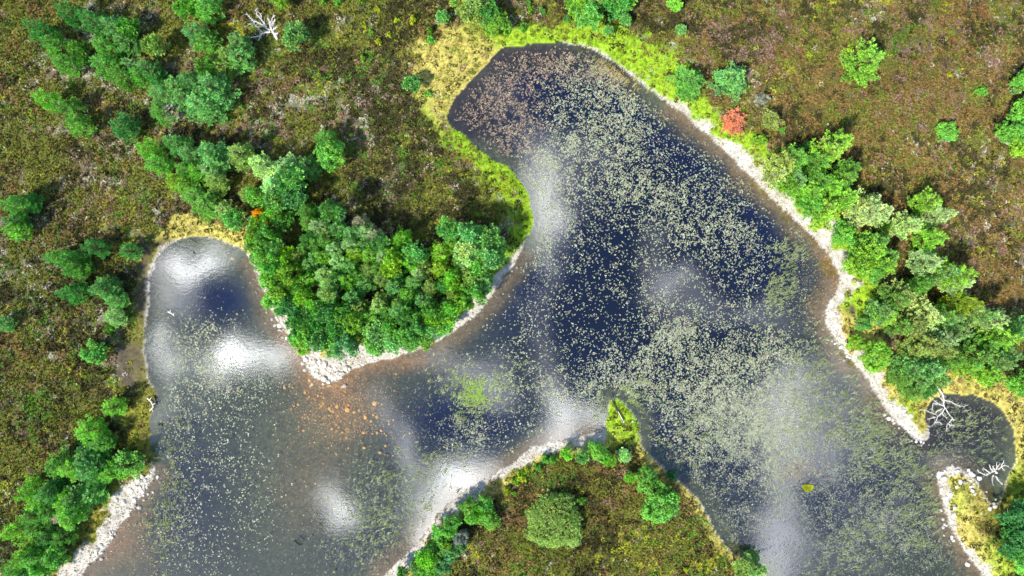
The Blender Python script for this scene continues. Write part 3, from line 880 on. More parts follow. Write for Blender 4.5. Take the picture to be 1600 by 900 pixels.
def leaves(cent, dirs, size, g, k=22, leaf=.2, bright=None):
    n = len(cent)
    v = rand_dirs(g, n * k, .3)
    Sz = np.repeat(size, k)[:, None]
    p = np.repeat(cent, k, 0) + v * Sz * g.uniform(.3, 1.0, (n * k, 1)) ** .5
    nrm = v + g.normal(0, .55, (n * k, 3)); nrm[:, 2] += .3
    nrm /= np.linalg.norm(nrm, axis=1, keepdims=True)
    a = np.cross(nrm, g.normal(0, 1, (n * k, 3))); a /= np.linalg.norm(a, axis=1, keepdims=True) + 1e-9
    c = np.cross(nrm, a)
    L = leaf * g.uniform(.6, 1.3, (n * k, 1))
    b = np.repeat(bright if bright is not None else np.ones((n, 3)), k, 0) * g.uniform(.75, 1.25, (n * k, 1))
    return quads(p - a * L, p + c * L * .6, p + a * L, p - c * L * .6, b)


def tint_rows(g, n, amt=.22):
    t = g.uniform(1 - amt, 1 + amt, (n, 1)) * np.ones((1, 3))
    hue = g.normal(0, .08, (n, 1))
    return np.clip(t * (1 + hue * np.array([[1.0, .15, -1.0]])), .3, 2)


BARKC, BIRCHC = S(112, 86, 66), S(176, 168, 156)


def limbs(H, R, g, n=14, col=BARKC, r0=.16, lean=0.0, zlo=.15, zhi=.92, up=.5):
    path = [(lean * t * t + .06 * math.sin(5 * t), .05 * math.sin(4 * t + 1), H * t * .97 - .25 * (t == 0)) for t in np.linspace(0, 1, 7)]
    parts = [tube(path, [r0 * (1 - .88 * t) for t in np.linspace(0, 1, 7)], 7, col)]
    for i in range(n):
        t = zlo + (zhi - zlo) * (i + .5) / n
        a = i * 2.4 + g.uniform(-.4, .4)
        L = R * (1.0 - t) ** .7 * g.uniform(.6, .95) + .15
        z0 = H * t
        d_ = np.array([math.cos(a), math.sin(a)])
        pts = [np.array([lean * t * t, 0, z0])]
        for s in (.35, .7, 1.0):
            pts.append(np.array([lean * t * t + d_[0] * L * s, d_[1] * L * s, z0 + up * L * s * (.3 + .5 * s)]))
        parts.append(tube(pts, [r0 * .4 * (1 - t * .6), r0 * .3 * (1 - t * .6), r0 * .2 * (1 - t * .5), .015], 5, col))
    return join(parts)


def cone_pine(seed, H=10., R=2.4, whorls=9, jag=.3, gap=.06, shoot=.5, nb0=6.5):
    """whorls of boughs like the fingers of a hand, each bough set with upturned sprays that get smaller to its tip"""
    g = np.random.default_rng(seed)
    P, D, Sz, B = [], [], [], []
    lop = g.uniform(0, 6.3)
    for k in range(whorls):
        t = (k + .15) / whorls
        z = H * (.1 + .86 * t)
        prof = min(1.0, .66 + 2.0 * t) * (1 - t) ** .85 * 1.12
        nb = max(3, int(round(nb0 - 3 * t)))
        a0 = g.uniform(0, 6.3)
        for b in range(nb):
            if g.random() < gap: continue
            a = a0 + b * 2 * math.pi / nb + g.normal(0, .2)
            L = R * prof * g.uniform(1 - jag * 1.3, 1 + jag * .8) * (1 + .14 * math.cos(a - lop)) + .15
            dv = np.array([math.cos(a), math.sin(a), .0])
            sv = np.array([-dv[1], dv[0], 0])
            bend = g.normal(0, .12)
            tb = 1 + g.normal(0, .13)
            for s in ((.38, .58, .78, .95, 1.08) if L > 1.0 else (.5, .85, 1.1)):
                p = dv * L * s + sv * bend * L * s * s + np.array([0, 0, z + .34 * L * s * s + .15 * s]) + g.normal(0, .05, 3)
                P.append(p); D.append(dv * .9 + np.array([0, 0, .7])); Sz.append(shoot * (1.1 - .4 * t) * (1.2 - .5 * s) * g.uniform(.85, 1.2)); B.append(tb)
                if L > 1.0 and .5 < s < 1.0:
                    for sd_ in (-1, 1):
                        q = p + sv * sd_ * L * .2 * (1.25 - s) * 1.7 * g.uniform(.7, 1.4) + g.normal(0, .06, 3)
                        P.append(q); D.append(dv * .8 + sv * sd_ * .45 + np.array([0, 0, .6])); Sz.append(shoot * (.95 - .3 * t) * (1.1 - .4 * s) * g.uniform(.8, 1.15)); B.append(tb)
    for z in (.92, .96, 1.0):
        P.append(np.array([0, 0, H * z])); D.append(np.array([0, 0, 1.])); Sz.append(shoot * .6); B.append(1.1)
    P, D, Sz = np.array(P), np.array(D), np.array(Sz)
    D /= np.linalg.norm(D, axis=1, keepdims=True)
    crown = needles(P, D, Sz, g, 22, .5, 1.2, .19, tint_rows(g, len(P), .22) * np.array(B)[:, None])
    return crown, limbs(H, R, g, 18)


def round_pine(seed, H=8., R=2.6, lumps=15, flat=.62, shoot=.58, zc=.62, k=24, width=.2, per=14):
    g = np.random.default_rng(seed)
    P, D, Sz, B = [], [], [], []
    for i in range(lumps):
        f = (i + .5) / lumps
        ph = i * 2.399 + g.normal(0, .3)
        ct = 1 - f * 1.25
        stt = math.sqrt(max(0, 1 - ct * ct))
        c = np.array([math.cos(ph) * stt * R * .68, math.sin(ph) * stt * R * .68, H * zc + ct * H * (1 - zc) * .75]) * g.uniform(.88, 1.12)
        rl = R * g.uniform(.24, .40)
        tb = tint_rows(g, 1, .14)[0]
        for q in rand_dirs(g, per, .55):
            P.append(c + q * rl * np.array([1, 1, flat + .2]) * g.uniform(.7, 1.05)); D.append(q + np.array([0, 0, .5])); Sz.append(shoot * g.uniform(.75, 1.2)); B.append(tb)
    P, D, Sz = np.array(P), np.array(D), np.array(Sz)
    D /= np.linalg.norm(D, axis=1, keepdims=True)
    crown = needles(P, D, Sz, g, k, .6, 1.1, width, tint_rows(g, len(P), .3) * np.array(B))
    return crown, limbs(H, R, g, 12, zlo=.3, zhi=.85, up=.9)


def broadleaf(seed, H=5., R=2.2, lumps=16, leaf=.14, k=22, zc=.55, col=BIRCHC, per=13, low=1.3):
    g = np.random.default_rng(seed)
    P, Sz, B = [], [], []
    for i in range(lumps):
        f = (i + .5) / lumps
        ph = i * 2.399 + g.normal(0, .35)
        ct = 1 - f * low
        stt = math.sqrt(max(0, 1 - ct * ct))
        c = np.array([math.cos(ph) * stt * R * .7, math.sin(ph) * stt * R * .7, H * zc + ct * H * (1 - zc) * .72]) * np.array([1, 1, 1]) * g.uniform(.85, 1.15)
        tb = tint_rows(g, 1, .15)[0]
        for q in rand_dirs(g, per, .4):
            P.append(c + q * R * .34 * g.uniform(.5, 1.05)); Sz.append(R * .15 * g.uniform(.7, 1.3)); B.append(tb)
    P, Sz = np.array(P), np.array(Sz)
    crown = leaves(P, None, Sz, g, k, leaf, tint_rows(g, len(P), .15) * np.array(B))
    return crown, limbs(H, R, g, 10, col, .09, zlo=.12, zhi=.8, up=1.2)


def shrub(seed, H=1.4, R=1.0, leaf=.12):
    g = np.random.default_rng(seed)
    n = 46
    v = rand_dirs(g, n, .5); v[:, 2] = np.abs(v[:, 2])
    P = v * np.array([R * .85, R * .85, H * .8]) * g.uniform(.5, 1.05, (n, 1)) * (1 + .25 * np.sin(3 * np.arctan2(v[:, 1], v[:, 0]) + seed))[:, None]
    crown = leaves(P, None, np.full(n, R * .22), g, 20, leaf, tint_rows(g, n, .2))
    parts = [tube([(0, 0, -.15), (math.cos(a) * R * .3, math.sin(a) * R * .3, H * .4), (math.cos(a) * R * .6, math.sin(a) * R * .6, H * .75)], [.04, .025, .01], 5, BARKC) for a in np.arange(5) * 1.257 + .3]
    return crown, join(parts)


def fine_dome(seed, H=4.6, R=4.2):
    g = np.random.default_rng(seed)
    n = 1500
    v = rand_dirs(g, n, .25); v[:, 2] = np.abs(v[:, 2])
    an = np.arctan2(v[:, 1], v[:, 0])
    rr = 1 + .05 * np.cos(4 * an + .3) + .09 * np.sin(3 * an) + .05 * np.sin(7 * an + 1) + g.normal(0, .07, n)
    P = v * np.stack([R * rr, R * rr, H * np.ones(n) * .95], 1) * g.uniform(.86, 1.0, (n, 1))
    D = v + np.array([[0, 0, .4]]); D /= np.linalg.norm(D, axis=1, keepdims=True)
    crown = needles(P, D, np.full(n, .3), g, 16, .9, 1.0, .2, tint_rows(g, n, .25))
    return crown, limbs(H, R, g, 18, r0=.2, zlo=.1, zhi=.8, up=.6)


def proto(fn, fol_name, wood_name, fol_mat, n, **kw):
    out_ = []
    for i in range(n):
        c, t = fn(100 + 17 * i + len(PROTO) * 7, **kw)
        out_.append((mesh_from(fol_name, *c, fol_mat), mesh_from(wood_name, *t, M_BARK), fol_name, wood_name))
    return out_


PROTO = {}
PROTO['c'] = proto(cone_pine, 'crown', 'trunk', M_NEEDLE, 4)                      # H 10, R 2.4
PROTO['n'] = proto(cone_pine, 'crown', 'trunk', M_NEEDLE, 3, R=1.75, whorls=9, shoot=.44)       # slim, for the wood
PROTO['o'] = proto(cone_pine, 'crown', 'trunk', M_NEEDLE, 3, R=3.0, whorls=8, gap=.1, shoot=.6, nb0=7.5)   # open, broad
PROTO['r'] = proto(round_pine, 'crown', 'trunk', M_NEEDLE, 4)                     # H 8, R 2.6
PROTO['b'] = proto(broadleaf, 'crown', 'trunk', M_LEAF, 3)                        # H 5, R 2.2
PROTO['s'] = proto(shrub, 'foliage', 'stem', M_LEAF, 4)                           # H 1.4, R 1
PROTO['k'] = proto(fine_dome, 'crown', 'trunk', M_NEEDLE, 1)
PROTO['e'] = proto(round_pine, 'foliage', 'stem', M_NEEDLE, 2, H=1.6, R=1.0, lumps=9, shoot=.3, per=12, k=22)   # young bushy pine
PROTO['q'] = PROTO['o']
PROTO['v'] = PROTO['c']
BASE = {'v': (10, 2.4), 'q': (10, 3.0), 'c': (10, 2.4), 'n': (10, 1.75), 'o': (10, 3.0), 'r': (8, 2.6), 'b': (5, 2.2), 's': (1.4, 1.0), 'k': (4.6, 4.2), 'e': (1.6, 1.0)}
KIND = {'v': ('pine_tree', 'pine'), 'q': ('pine_tree', 'pine'), 'c': ('pine_tree', 'pine'), 'n': ('pine_tree', 'pine'), 'o': ('pine_tree', 'pine'), 'r': ('pine_tree', 'pine'), 'b': ('broadleaf_tree', 'tree'), 's': ('shrub', 'shrub'), 'k': ('spreading_tree', 'tree'), 'e': ('young_pine', 'young pine')}
SEEN = {'v': .74, 'q': .62, 'c': .97, 'n': .93, 'o': .97, 'r': .62, 'b': .55, 's': .4, 'k': .5, 'e': .5}   # which height the given pixel shows
NOUN = {'v': 'feathery pine', 'q': 'broad pine', 'c': 'conical pine', 'n': 'slim pine', 'o': 'broad open pine', 'r': 'round-crowned pine', 'b': 'leafy tree', 's': 'low shrub', 'k': 'spreading tree', 'e': 'bushy young pine'}
TINT = {'t': (S(104, 164, 94), 'blue-green'), 'g': (S(96, 158, 68), 'mid-green'), 'y': (S(126, 174, 50), 'yellow-green'), 'o': (S(124, 162, 86), 'olive-green'), 'd': (S(70, 138, 64), 'dark green'),
        'p': (S(146, 188, 126), 'pale sea-green'), 'l': (S(116, 180, 66), 'bright green'), 'm': (S(178, 196, 44), 'lemon-green'), 'w': (S(140, 148, 130), 'greyish'), 'R': (S(186, 124, 94), 'rust-red'), 'A': (S(240, 176, 20), 'amber-yellow')}
TK = 1.35
PLANTS = []     # dicts for the labels


def plants(where, text):
    """lines: px py height radius kind tint"""
    for tok in text.split(';'):
        tok = tok.split()
        if not tok: continue
        px, py, h, r = [float(v) for v in tok[:4]]
        PLANTS.append(dict(px=px, py=py, h=h, r=r, k=tok[4], t=tok[5], where=where, label=' '.join(tok[6:]).replace('_', ' ') or None))


plants('in the pine clump in the north-western corner', '''
36 33 11 2.2 c d; 63 60 9 2.1 c g; 83 90 9 1.9 c g; 87 10 11 2.2 c d; 128 22 10 2.3 c d; 163 33 9.5 2.0 c t; 148 66 10 2.3 c g; 190 62 8 2.2 v t; 145 92 9.5 2.2 c g; 172 113 10 2.1 c g; 132 82 4 1.4 e g; 134 99 3 1.0 e g; 210 48 4 1.6 e g;
195 96 8 1.6 n t; 218 98 9 2.0 c t; 206 112 8 1.9 c g; 250 79 5 1.7 e o; 240 118 6 1.8 v d''')
plants('on the slope below the north-western pine clump', '52 150 9.5 2.0 c l; 87 162 9 2.2 c g; 104 190 9 2.1 c g; 178 193 8.5 2.4 c d')
plants('in the group below the north-western clump', '235 140 9 2.0 c t; 262 128 9 2.1 c t; 283 123 9.5 2.2 c t; 318 130 10 2.8 o t; 304 160 8.5 2.6 v t; 240 170 8 2.0 c g; 265 172 6 2.0 v w; 283 150 8 2.4 v t; 325 165 7 2.2 v t')
plants('near the bleached fallen tree in the north-west', '295 44 9 2.2 c t; 318 62 7 2.2 v g; 345 82 9 2.4 c o; 362 58 8 1.8 n t; 372 88 8 2.4 v t; 345 105 7 2.0 v o; 333 112 5 1.6 e g; 297 -4 8 2.0 c l; 322 12 8 2.2 v g; 296 20 4 1.4 e g')
plants('just east of the bleached fallen tree', '465 62 4.5 2.0 e t Blue-green_bushy_young_pine_alone_east_of_the_bleached_fallen_tree')
plants('in the pine line west of the wood', '''
214 230 10 2.2 c l; 235 250 9 2.2 c g; 258 218 10.5 2.2 c t; 262 280 8 2.0 c y; 285 236 10 2.2 c t; 315 232 11 2.6 o t; 332 248 9 2.4 v t; 318 262 9 2.2 c p; 328 280 8.5 2.1 c o; 300 262 9 2.1 c l; 278 262 9 2.0 c g; 362 232 10 2.1 n o; 372 246 8 2.0 v o;
398 254 9 1.9 n p; 412 266 9 2.0 v p; 378 300 7 1.5 n o; 322 320 7 2.6 v g; 346 328 5 1.9 v o; 372 345 4.5 1.7 e t; 300 305 7 2.2 v g; 285 290 7 2.0 v l''')
plants('at the north-western end of the wood', '''
440 262 11 2.5 o p; 455 282 11 2.6 r t; 430 285 10 2.4 r p; 472 254 8 1.8 n t; 405 305 8 2.0 r g; 418 295 9 1.9 n t; 440 310 10 2.3 r t; 463 308 10 2.2 r t; 428 335 8 1.9 r l; 446 345 8 1.9 r g; 472 330 9 1.7 n g; 411 337 8 1.2 s A Amber-yellow_autumn_shrub_at_the_western_edge_of_the_wood; 408 352 7 1.8 r l''')
plants('on the western edge of the wood', '''
404 372 7 1.9 b y; 420 366 8 1.8 b l; 404 388 6 1.8 b l; 415 404 6 2.0 b l; 432 390 8 1.8 r t; 450 402 8 1.8 r y; 434 418 7 2.1 b l; 442 448 7 2.2 b y; 424 432 6 1.9 b l; 456 430 8 1.9 b y; 436 470 6 2.0 b l; 452 478 6 2.0 b d; 470 450 7 1.9 r g''')
plants('in the northern half of the wood', '''
523 332 11 1.9 r t; 523 356 10 1.6 n t; 490 352 10 1.7 n p; 476 345 9 1.6 n g; 505 362 10 1.5 n o; 540 362 10 1.6 n t; 556 345 8 1.3 n w; 566 362 10 1.6 n p; 580 366 9 1.5 n w; 563 381 9 1.3 n t; 597 380 9 1.6 r t; 622 372 10 1.7 o l; 470 372 9 1.5 n d; 468 388 9 1.6 n g;
486 380 9 1.5 n g; 502 376 9 1.4 n g; 513 388 9 1.5 n p; 538 384 10 1.5 n p; 550 396 9 1.5 n y; 498 400 9 1.4 n l; 460 398 8 1.5 n o; 484 398 9 1.4 n t; 520 410 9 1.5 n p; 537 415 9 1.5 n t; 592 404 9 1.5 n p; 570 398 9 1.6 n l; 606 396 8 1.5 n g''')
plants('in the middle of the wood', '''
617 412 9 2.2 r y; 636 410 9 1.4 n l; 650 398 9 2.0 r t; 648 427 9 1.5 n p; 662 418 8 1.4 n o; 570 424 9 1.6 n o; 586 420 8 1.5 n g; 497 430 9 1.6 n p; 474 434 8 1.7 n l; 476 412 8 1.5 n t; 606 450 10 1.5 n t; 566 444 9 1.5 n t; 588 436 9 1.4 n o; 516 456 10 1.8 r p; 544 466 10 1.7 n t; 556 482 9 1.8 n o;
633 460 9 1.5 n l; 640 442 9 1.5 n t; 657 470 9 1.6 n t; 667 450 9 1.4 n o; 536 440 9 1.5 n l; 552 430 8 1.3 n g; 590 470 8 1.5 n o; 616 432 8 1.4 n d; 526 430 8 1.4 n d; 600 488 8 1.4 n g; 690 446 8 1.5 n d; 620 474 8 1.4 n o''')
plants('in the southern half of the wood', '''
613 486 10 1.5 n t; 586 478 9 1.5 n p; 626 480 9 1.4 n t; 634 496 9 1.6 r t; 648 492 8 1.4 n g; 682 484 9 1.9 r g; 706 480 9 1.7 r l; 694 474 8 1.2 n t; 480 466 8 1.9 r l; 496 480 8 1.9 r g; 520 486 8 1.8 b g; 540 490 8 1.8 b l; 555 500 7 1.9 b y; 576 494 8 1.6 n l; 506 468 8 1.8 n g; 668 512 7 1.9 r t; 650 520 7 1.8 b g; 676 500 8 1.7 r y''')
plants('along the southern shore of the wood', '''
468 506 7 2.2 r d; 486 498 7 2.4 r d; 476 522 6 2.1 b l; 500 530 6 2.0 b g; 494 512 7 2.2 r d; 526 520 7 2.3 r d; 540 538 6 2.0 b t; 520 538 5 1.8 b l; 548 520 6 2.0 r d; 592 520 7 2.4 r t; 610 532 6 2.1 r t; 588 538 5 1.8 b l; 612 512 7 1.8 r g; 632 524 6 1.9 b l; 644 532 4 1.6 b l; 690 508 5 1.8 b l; 700 496 6 1.7 r l;
664 530 4 1.5 b y; 720 470 7 1.8 b y; 474 538 5 1.6 b y''')
plants('at the eastern end of the wood', '''
702 360 10 1.9 r t; 742 374 11 2.9 r t; 760 400 10 2.8 r t; 730 398 10 2.4 r p; 764 374 10 2.2 r t; 748 412 9 2.4 r g; 700 384 8 1.6 n l; 684 396 9 1.8 n y; 681 418 8 1.5 n y; 706 438 9 1.8 r l; 716 408 8 1.6 n g; 726 424 8 1.6 n o; 752 444 7 2.4 r t; 738 458 7 2.2 b l; 722 452 8 1.7 n l; 775 392 8 2.0 r t; 712 372 8 1.6 n g; 740 432 8 1.8 r o; 718 392 8 1.5 n d; 704 460 8 1.4 n o''')
plants('on the open moor north of the wood', '505 213 8 2.2 c g Taller_mid-green_pine_of_the_pair_on_the_moor_north_of_the_wood; 517 246 6 2.3 b l Bright_green_leafy_tree_of_the_pair_on_the_moor_north_of_the_wood; 645 133 3.2 1.4 e t Round_blue-green_young_pine_at_the_western_edge_of_the_straw-coloured_grass; 669 147 1.5 .7 s l Tiny_bright_green_shrub_inside_the_straw-coloured_grass_near_the_young_pine')
plants('on the moor west of the straw grass', '''646 32 2 .7 s m; 672 47 2.2 .6 s y; 673 62 2 .8 s l; 692 30 2.5 1.0 e t; 591 16 1.2 .5 s m; 568 92 1.4 .6 s y; 592 66 1.2 .6 s m; 608 55 1 .5 s m; 571 42 1 .5 s m; 530 3 2 .8 s l; 505 2 2 .8 s y; 565 2 1.6 .6 s y; 438 -2 5 1.6 b y; 580 52 1 .5 s y; 620 33 1 .5 s m''')
plants('on the northern margin above the lake', '''735 10 8 3.4 r o; 722 -5 8 2.4 r g; 758 18 7 2.2 r d; 777 38 4 2.2 b y; 768 30 4 1.8 b g; 790 42 2.4 1.2 s y; 817 42 1.8 .8 s l; 830 14 1.6 .7 s y; 847 17 1.5 .6 s g; 826 4 1.4 .5 s g''')
plants('at the northern tip of the lake', '''917 22 8 2.6 r g; 905 12 7 1.6 r y; 892 8 4 1.0 e l; 958 8 8 2.3 r d; 978 4 6 1.6 r g; 977 34 2.4 .9 e t; 950 50 2.0 .8 e t; 968 -4 6 2.0 r d; 886 28 2 .6 s g; 930 2 7 1.8 r o''')
plants('on the moor north-east of the lake', '1053 8 4 1.5 r l Rounded_bright_green_pine_cut_by_the_northern_edge_north-east_of_the_lake; 1062 49 1.6 .8 e t Tiny_blue-green_young_pine_north_of_the_round_pine_pair; 1370 88 8 3.1 o l Lone_bright_green_pine_on_the_reddish_moor_with_its_grey_trunk_showing; 1346 119 3 1.2 s l Bright_green_shrub_at_the_foot_of_the_lone_moorland_pine; 1477 208 2.6 1.7 b l Oval_bright_green_bush_alone_on_the_eastern_moor; 1528 144 1.6 1.0 s l Small_oval_lime_shrub_on_the_moor_north_of_the_oval_bush; 1480 119 1 .5 s m Tiny_lemon-green_shrub_on_the_moor_east_of_the_lone_pine; 1325 80 1.2 .9 s m Lemon-green_moss-like_shrub_on_the_moor_west_of_the_lone_pine; 1263 86 .8 .5 s m Lowest_lemon-green_cushion_shrub_on_the_north-eastern_moor')
plants('at the north-eastern shore', '1078 128 6.5 2.8 q g Dark-hearted_round_pine_of_the_pair_by_the_north-eastern_shore,_nearer_the_water; 1145 122 7 3.0 q t Larger_blue-green_round_pine_of_the_pair_by_the_north-eastern_shore,_farther_from_water; 1147 188 3.6 2.2 q R Rust-red_dead_pine_beside_the_north-eastern_shingle_beach; 1187 217 2.2 1.2 s y Lemon-green_leafy_bush_just_below_the_rust-red_dead_pine; 1208 187 5 1.7 q o Olive-green_pine_to_the_east_of_the_rust-red_dead_pine; 1222 203 1.5 .6 s l Tiny_green_shrub_under_the_olive_pine_east_of_the_rust-red_pine; 1190 156 2 1.2 s w Greyish_sprawling_half-bare_shrub_north_of_the_rust-red_dead_pine')
plants('at the eastern margin of the moor', '1584 204 5 3.0 b l; 1597 175 5 2.4 b l; 1592 225 4 2.2 b y; 1590 130 4 1.4 b l; 1582 140 2 1.0 s o; 1598 118 3 1.2 b l')
plants('in the northern clump of the eastern shore', '''1328 216 10 2.4 c l; 1310 226 9 2.2 c o; 1295 240 9 2.6 q l; 1280 252 8 2.4 q g; 1222 258 8 2.6 q o; 1215 272 7 2.2 q p; 1246 248 8 2.4 q g; 1232 290 5 1.8 b y; 1336 276 9 2.0 c g; 1328 262 8 2.0 q g; 1300 292 8 2.4 q l; 1322 308 8 2.2 q l; 1268 300 7 2.6 q l; 1290 325 7 2.8 q l; 1262 320 5 2.0 b l; 1256 276 8 2.0 n t; 1284 285 8 2.2 q g; 1258 228 2.4 .9 s g''')
plants('in the small pine group on the eastern moor', '1467 312 8.5 2.3 c l; 1490 332 9 2.2 c p; 1436 350 8 2.3 c p; 1475 373 9 2.4 c l; 1415 352 5 1.6 r o')
plants('just above the eastern pine belt', '1360 328 7.5 3.0 q p; 1392 330 7 1.8 n p; 1345 318 6 2.0 q o; 1316 368 4.5 1.9 b l; 1378 352 3 1.4 s y; 1365 392 8 3.0 q l; 1345 412 6 2.4 b y; 1385 412 7 2.2 q l; 1372 378 8 2.2 q g; 1398 400 7 1.8 n g; 1360 425 5 1.9 b l; 1338 395 4 1.5 b l')
plants('in the eastern pine belt', '''1450 410 8.5 2.4 q p; 1442 446 7.5 1.9 q g; 1478 425 9 2.2 q t; 1524 430 11 2.6 c l; 1500 440 9 2.4 q p; 1535 472 11 2.3 c y; 1512 480 9 2.2 q o; 1430 464 9 2.6 c o; 1400 470 8 2.8 q g; 1380 486 7 2.2 q t; 1398 494 7 2.0 n l; 1462 488 9 2.6 c p; 1432 505 8 2.8 q o; 1408 508 7 2.4 q g; 1472 500 9 1.8 n p; 1486 492 9 1.8 n g;
1504 498 9.5 1.8 n t; 1574 500 11 2.6 c p; 1555 492 10 2.2 c t; 1496 532 9 2.5 c p; 1474 548 8 2.5 q o; 1452 540 8 2.4 q o; 1430 548 7 2.2 q o; 1594 530 11 2.6 c l; 1570 520 9 2.4 q d; 1515 522 9 1.8 n t; 1550 562 10 2.6 c g; 1528 556 9 2.2 q o; 1512 572 7 2.2 q l; 1588 572 10 2.4 c t; 1604 560 10 2.4 c t; 1570 588 8 2.2 c l; 1596 600 6 2.2 b l;
1455 578 8 2.6 q t; 1425 575 7 2.6 q t; 1440 596 7 2.4 q t; 1412 590 6 2.0 q g; 1428 612 5 1.8 q g; 1452 612 5 1.8 q d; 1470 592 7 2.0 q t; 1488 562 8 2.0 q g; 1540 540 9 2.2 q g; 1600 510 9 2.4 q t; 1555 590 7 1.8 q g''')
plants('on the yellow grass of the eastern shore', '1348 507 3.2 1.2 b g Rounded_mid-green_bush_between_the_eastern_beach_and_the_pine_belt; 1337 536 2.6 1.3 b y Small_lemon-green_bush_above_the_bright_bush_on_the_eastern_beach; 1367 556 4 2.5 b y Large_bright_yellow-green_bush_nearest_the_water_on_the_eastern_shore')
plants('at the south-eastern margin beside the spit', '1592 812 5 3.2 b d; 1588 848 5 3.0 b d; 1600 875 4 2.4 b l; 1608 835 6 2.6 b d')
plants('on the southern headland by its shingle rim', '''884 708 2.4 1.0 e l; 910 711 2.6 1.1 e t; 932 702 3.4 1.4 b l; 940 710 3 1.3 b l; 950 717 2.6 1.1 e l; 921 695 1.4 .5 s m; 975 710 2.2 1.1 e p; 983 745 2 .9 e l; 842 731 1.8 .7 s l; 852 719 2 .8 s l; 864 719 2 .8 s l; 814 748 1.8 .9 s m; 806 752 1.6 .8 s y; 823 735 1.6 .6 s m; 818 740 1.4 .6 s y; 792 767 1.6 .7 s m; 803 771 1 .5 s y''')
plants("in the thicket on the headland's south-western shore", '''758 786 3.6 1.4 b l; 748 797 3.4 1.4 e l; 732 792 3.6 1.5 b l; 740 806 3.4 1.3 b l; 763 808 3.2 1.5 b l; 770 816 2.6 1.1 b y; 708 813 3.6 1.3 e t; 705 828 3.4 1.2 b l; 690 833 3.4 1.6 b l; 698 846 3.4 1.3 b y; 720 840 3.2 1.3 b w; 718 852 3.0 1.2 b g; 703 862 3.4 1.4 b t; 666 868 3.8 1.6 e l; 678 858 3.2 1.4 b l; 692 884 3.4 1.4 b t; 678 890 3.0 1.4 b l; 630 893 2.8 1.0 e g; 650 885 2.8 1.2 b g; 660 896 2.8 1.2 b l''')
plants('on the open moor of the southern headland', '1011 748 5 1.8 b l Upper_tree_of_the_touching_bright_green_pair_on_the_southern_headland; 1031 786 6 3.0 b l Largest_bright_green_leafy_tree,_lower_of_the_touching_pair_on_the_southern_headland; 867 818 4.6 4.2 k o Very_wide_fine-textured_tree_alone_in_the_middle_of_the_southern_headland; 908 782 1.8 .8 s l Small_green_shrub_touching_the_wide_fine-textured_tree_on_the_headland; 1170 889 6 2.6 r o Olive_round_pine_on_the_south-eastern_tip_of_the_headland_by_the_water; 1185 878 4 1.4 n t Slim_blue-green_pine_behind_the_olive_pine_at_the_headland_shore; 1072 890 1.2 .5 s m Tiny_lemon-green_shrub_on_the_headland_heather_west_of_the_olive_pine; 1050 745 2 1.0 s d Low_dark_green_shrub_between_the_bright_green_pair_and_the_reedy_shore')
plants('at the western margin', '2 318 9 2.4 c g; 22 311 9 2.0 c d; 4 357 9 2.2 c l; 20 345 7 2.0 v d; -2 508 6 1.8 v t')
plants('in the pine group west of the little bay', '70 404 9 2.0 c g; 92 408 10 2.6 o g; 130 386 9 2.2 c d; 118 418 7 2.2 v g; 90 458 10 2.5 c d; 141 450 9 2.4 c t; 160 452 8 2.2 v t; 176 470 7 2.0 v t; 172 499 7 1.9 v p; 174 512 2.5 .9 s l; 196 392 6 2.0 v d')
plants('west of the mud flat', '150 551 4 1.9 b l Single_rounded_bright_green_tree_west_of_the_mud_flat')
plants('in the south-western pine wood', '''123 678 10 2.4 c l; 160 642 8 1.9 c l; 143 697 9 2.2 c g; 128 703 6 1.6 v d; 72 736 9.5 2.4 c g; 96 738 10 2.3 c l; 130 738 9 2.4 v t; 152 726 7 2.2 v d; 140 752 8 2.0 c d; 158 746 9 2.2 c l; 190 728 7 2.6 v g; 24 776 10 2.2 c l; 55 780 10 2.2 c t; 76 770 9 2.3 v d; 112 780 9 2.5 v t; 88 790 9 2.2 c l; 140 775 7 2.2 v t; 120 800 7 2.2 b l; 44 792 9 2.2 c l; 70 800 8 2.0 v g; 5 838 9.5 2.2 c l; 35 812 9 2.4 c g; 48 830 7 2.0 v g; 92 808 5 1.8 v w; 82 848 8 2.0 c g; 60 848 8 2.2 c d; 18 880 10 2.5 c l; 45 876 9 2.4 v g; 72 878 7 2.0 v o; 90 868 6 1.8 b l; 6 900 9 2.2 c g; 66 894 6 1.8 b l; 30 905 8 2.0 v d; 118 720 8 2.0 n t''')

cnt = {}


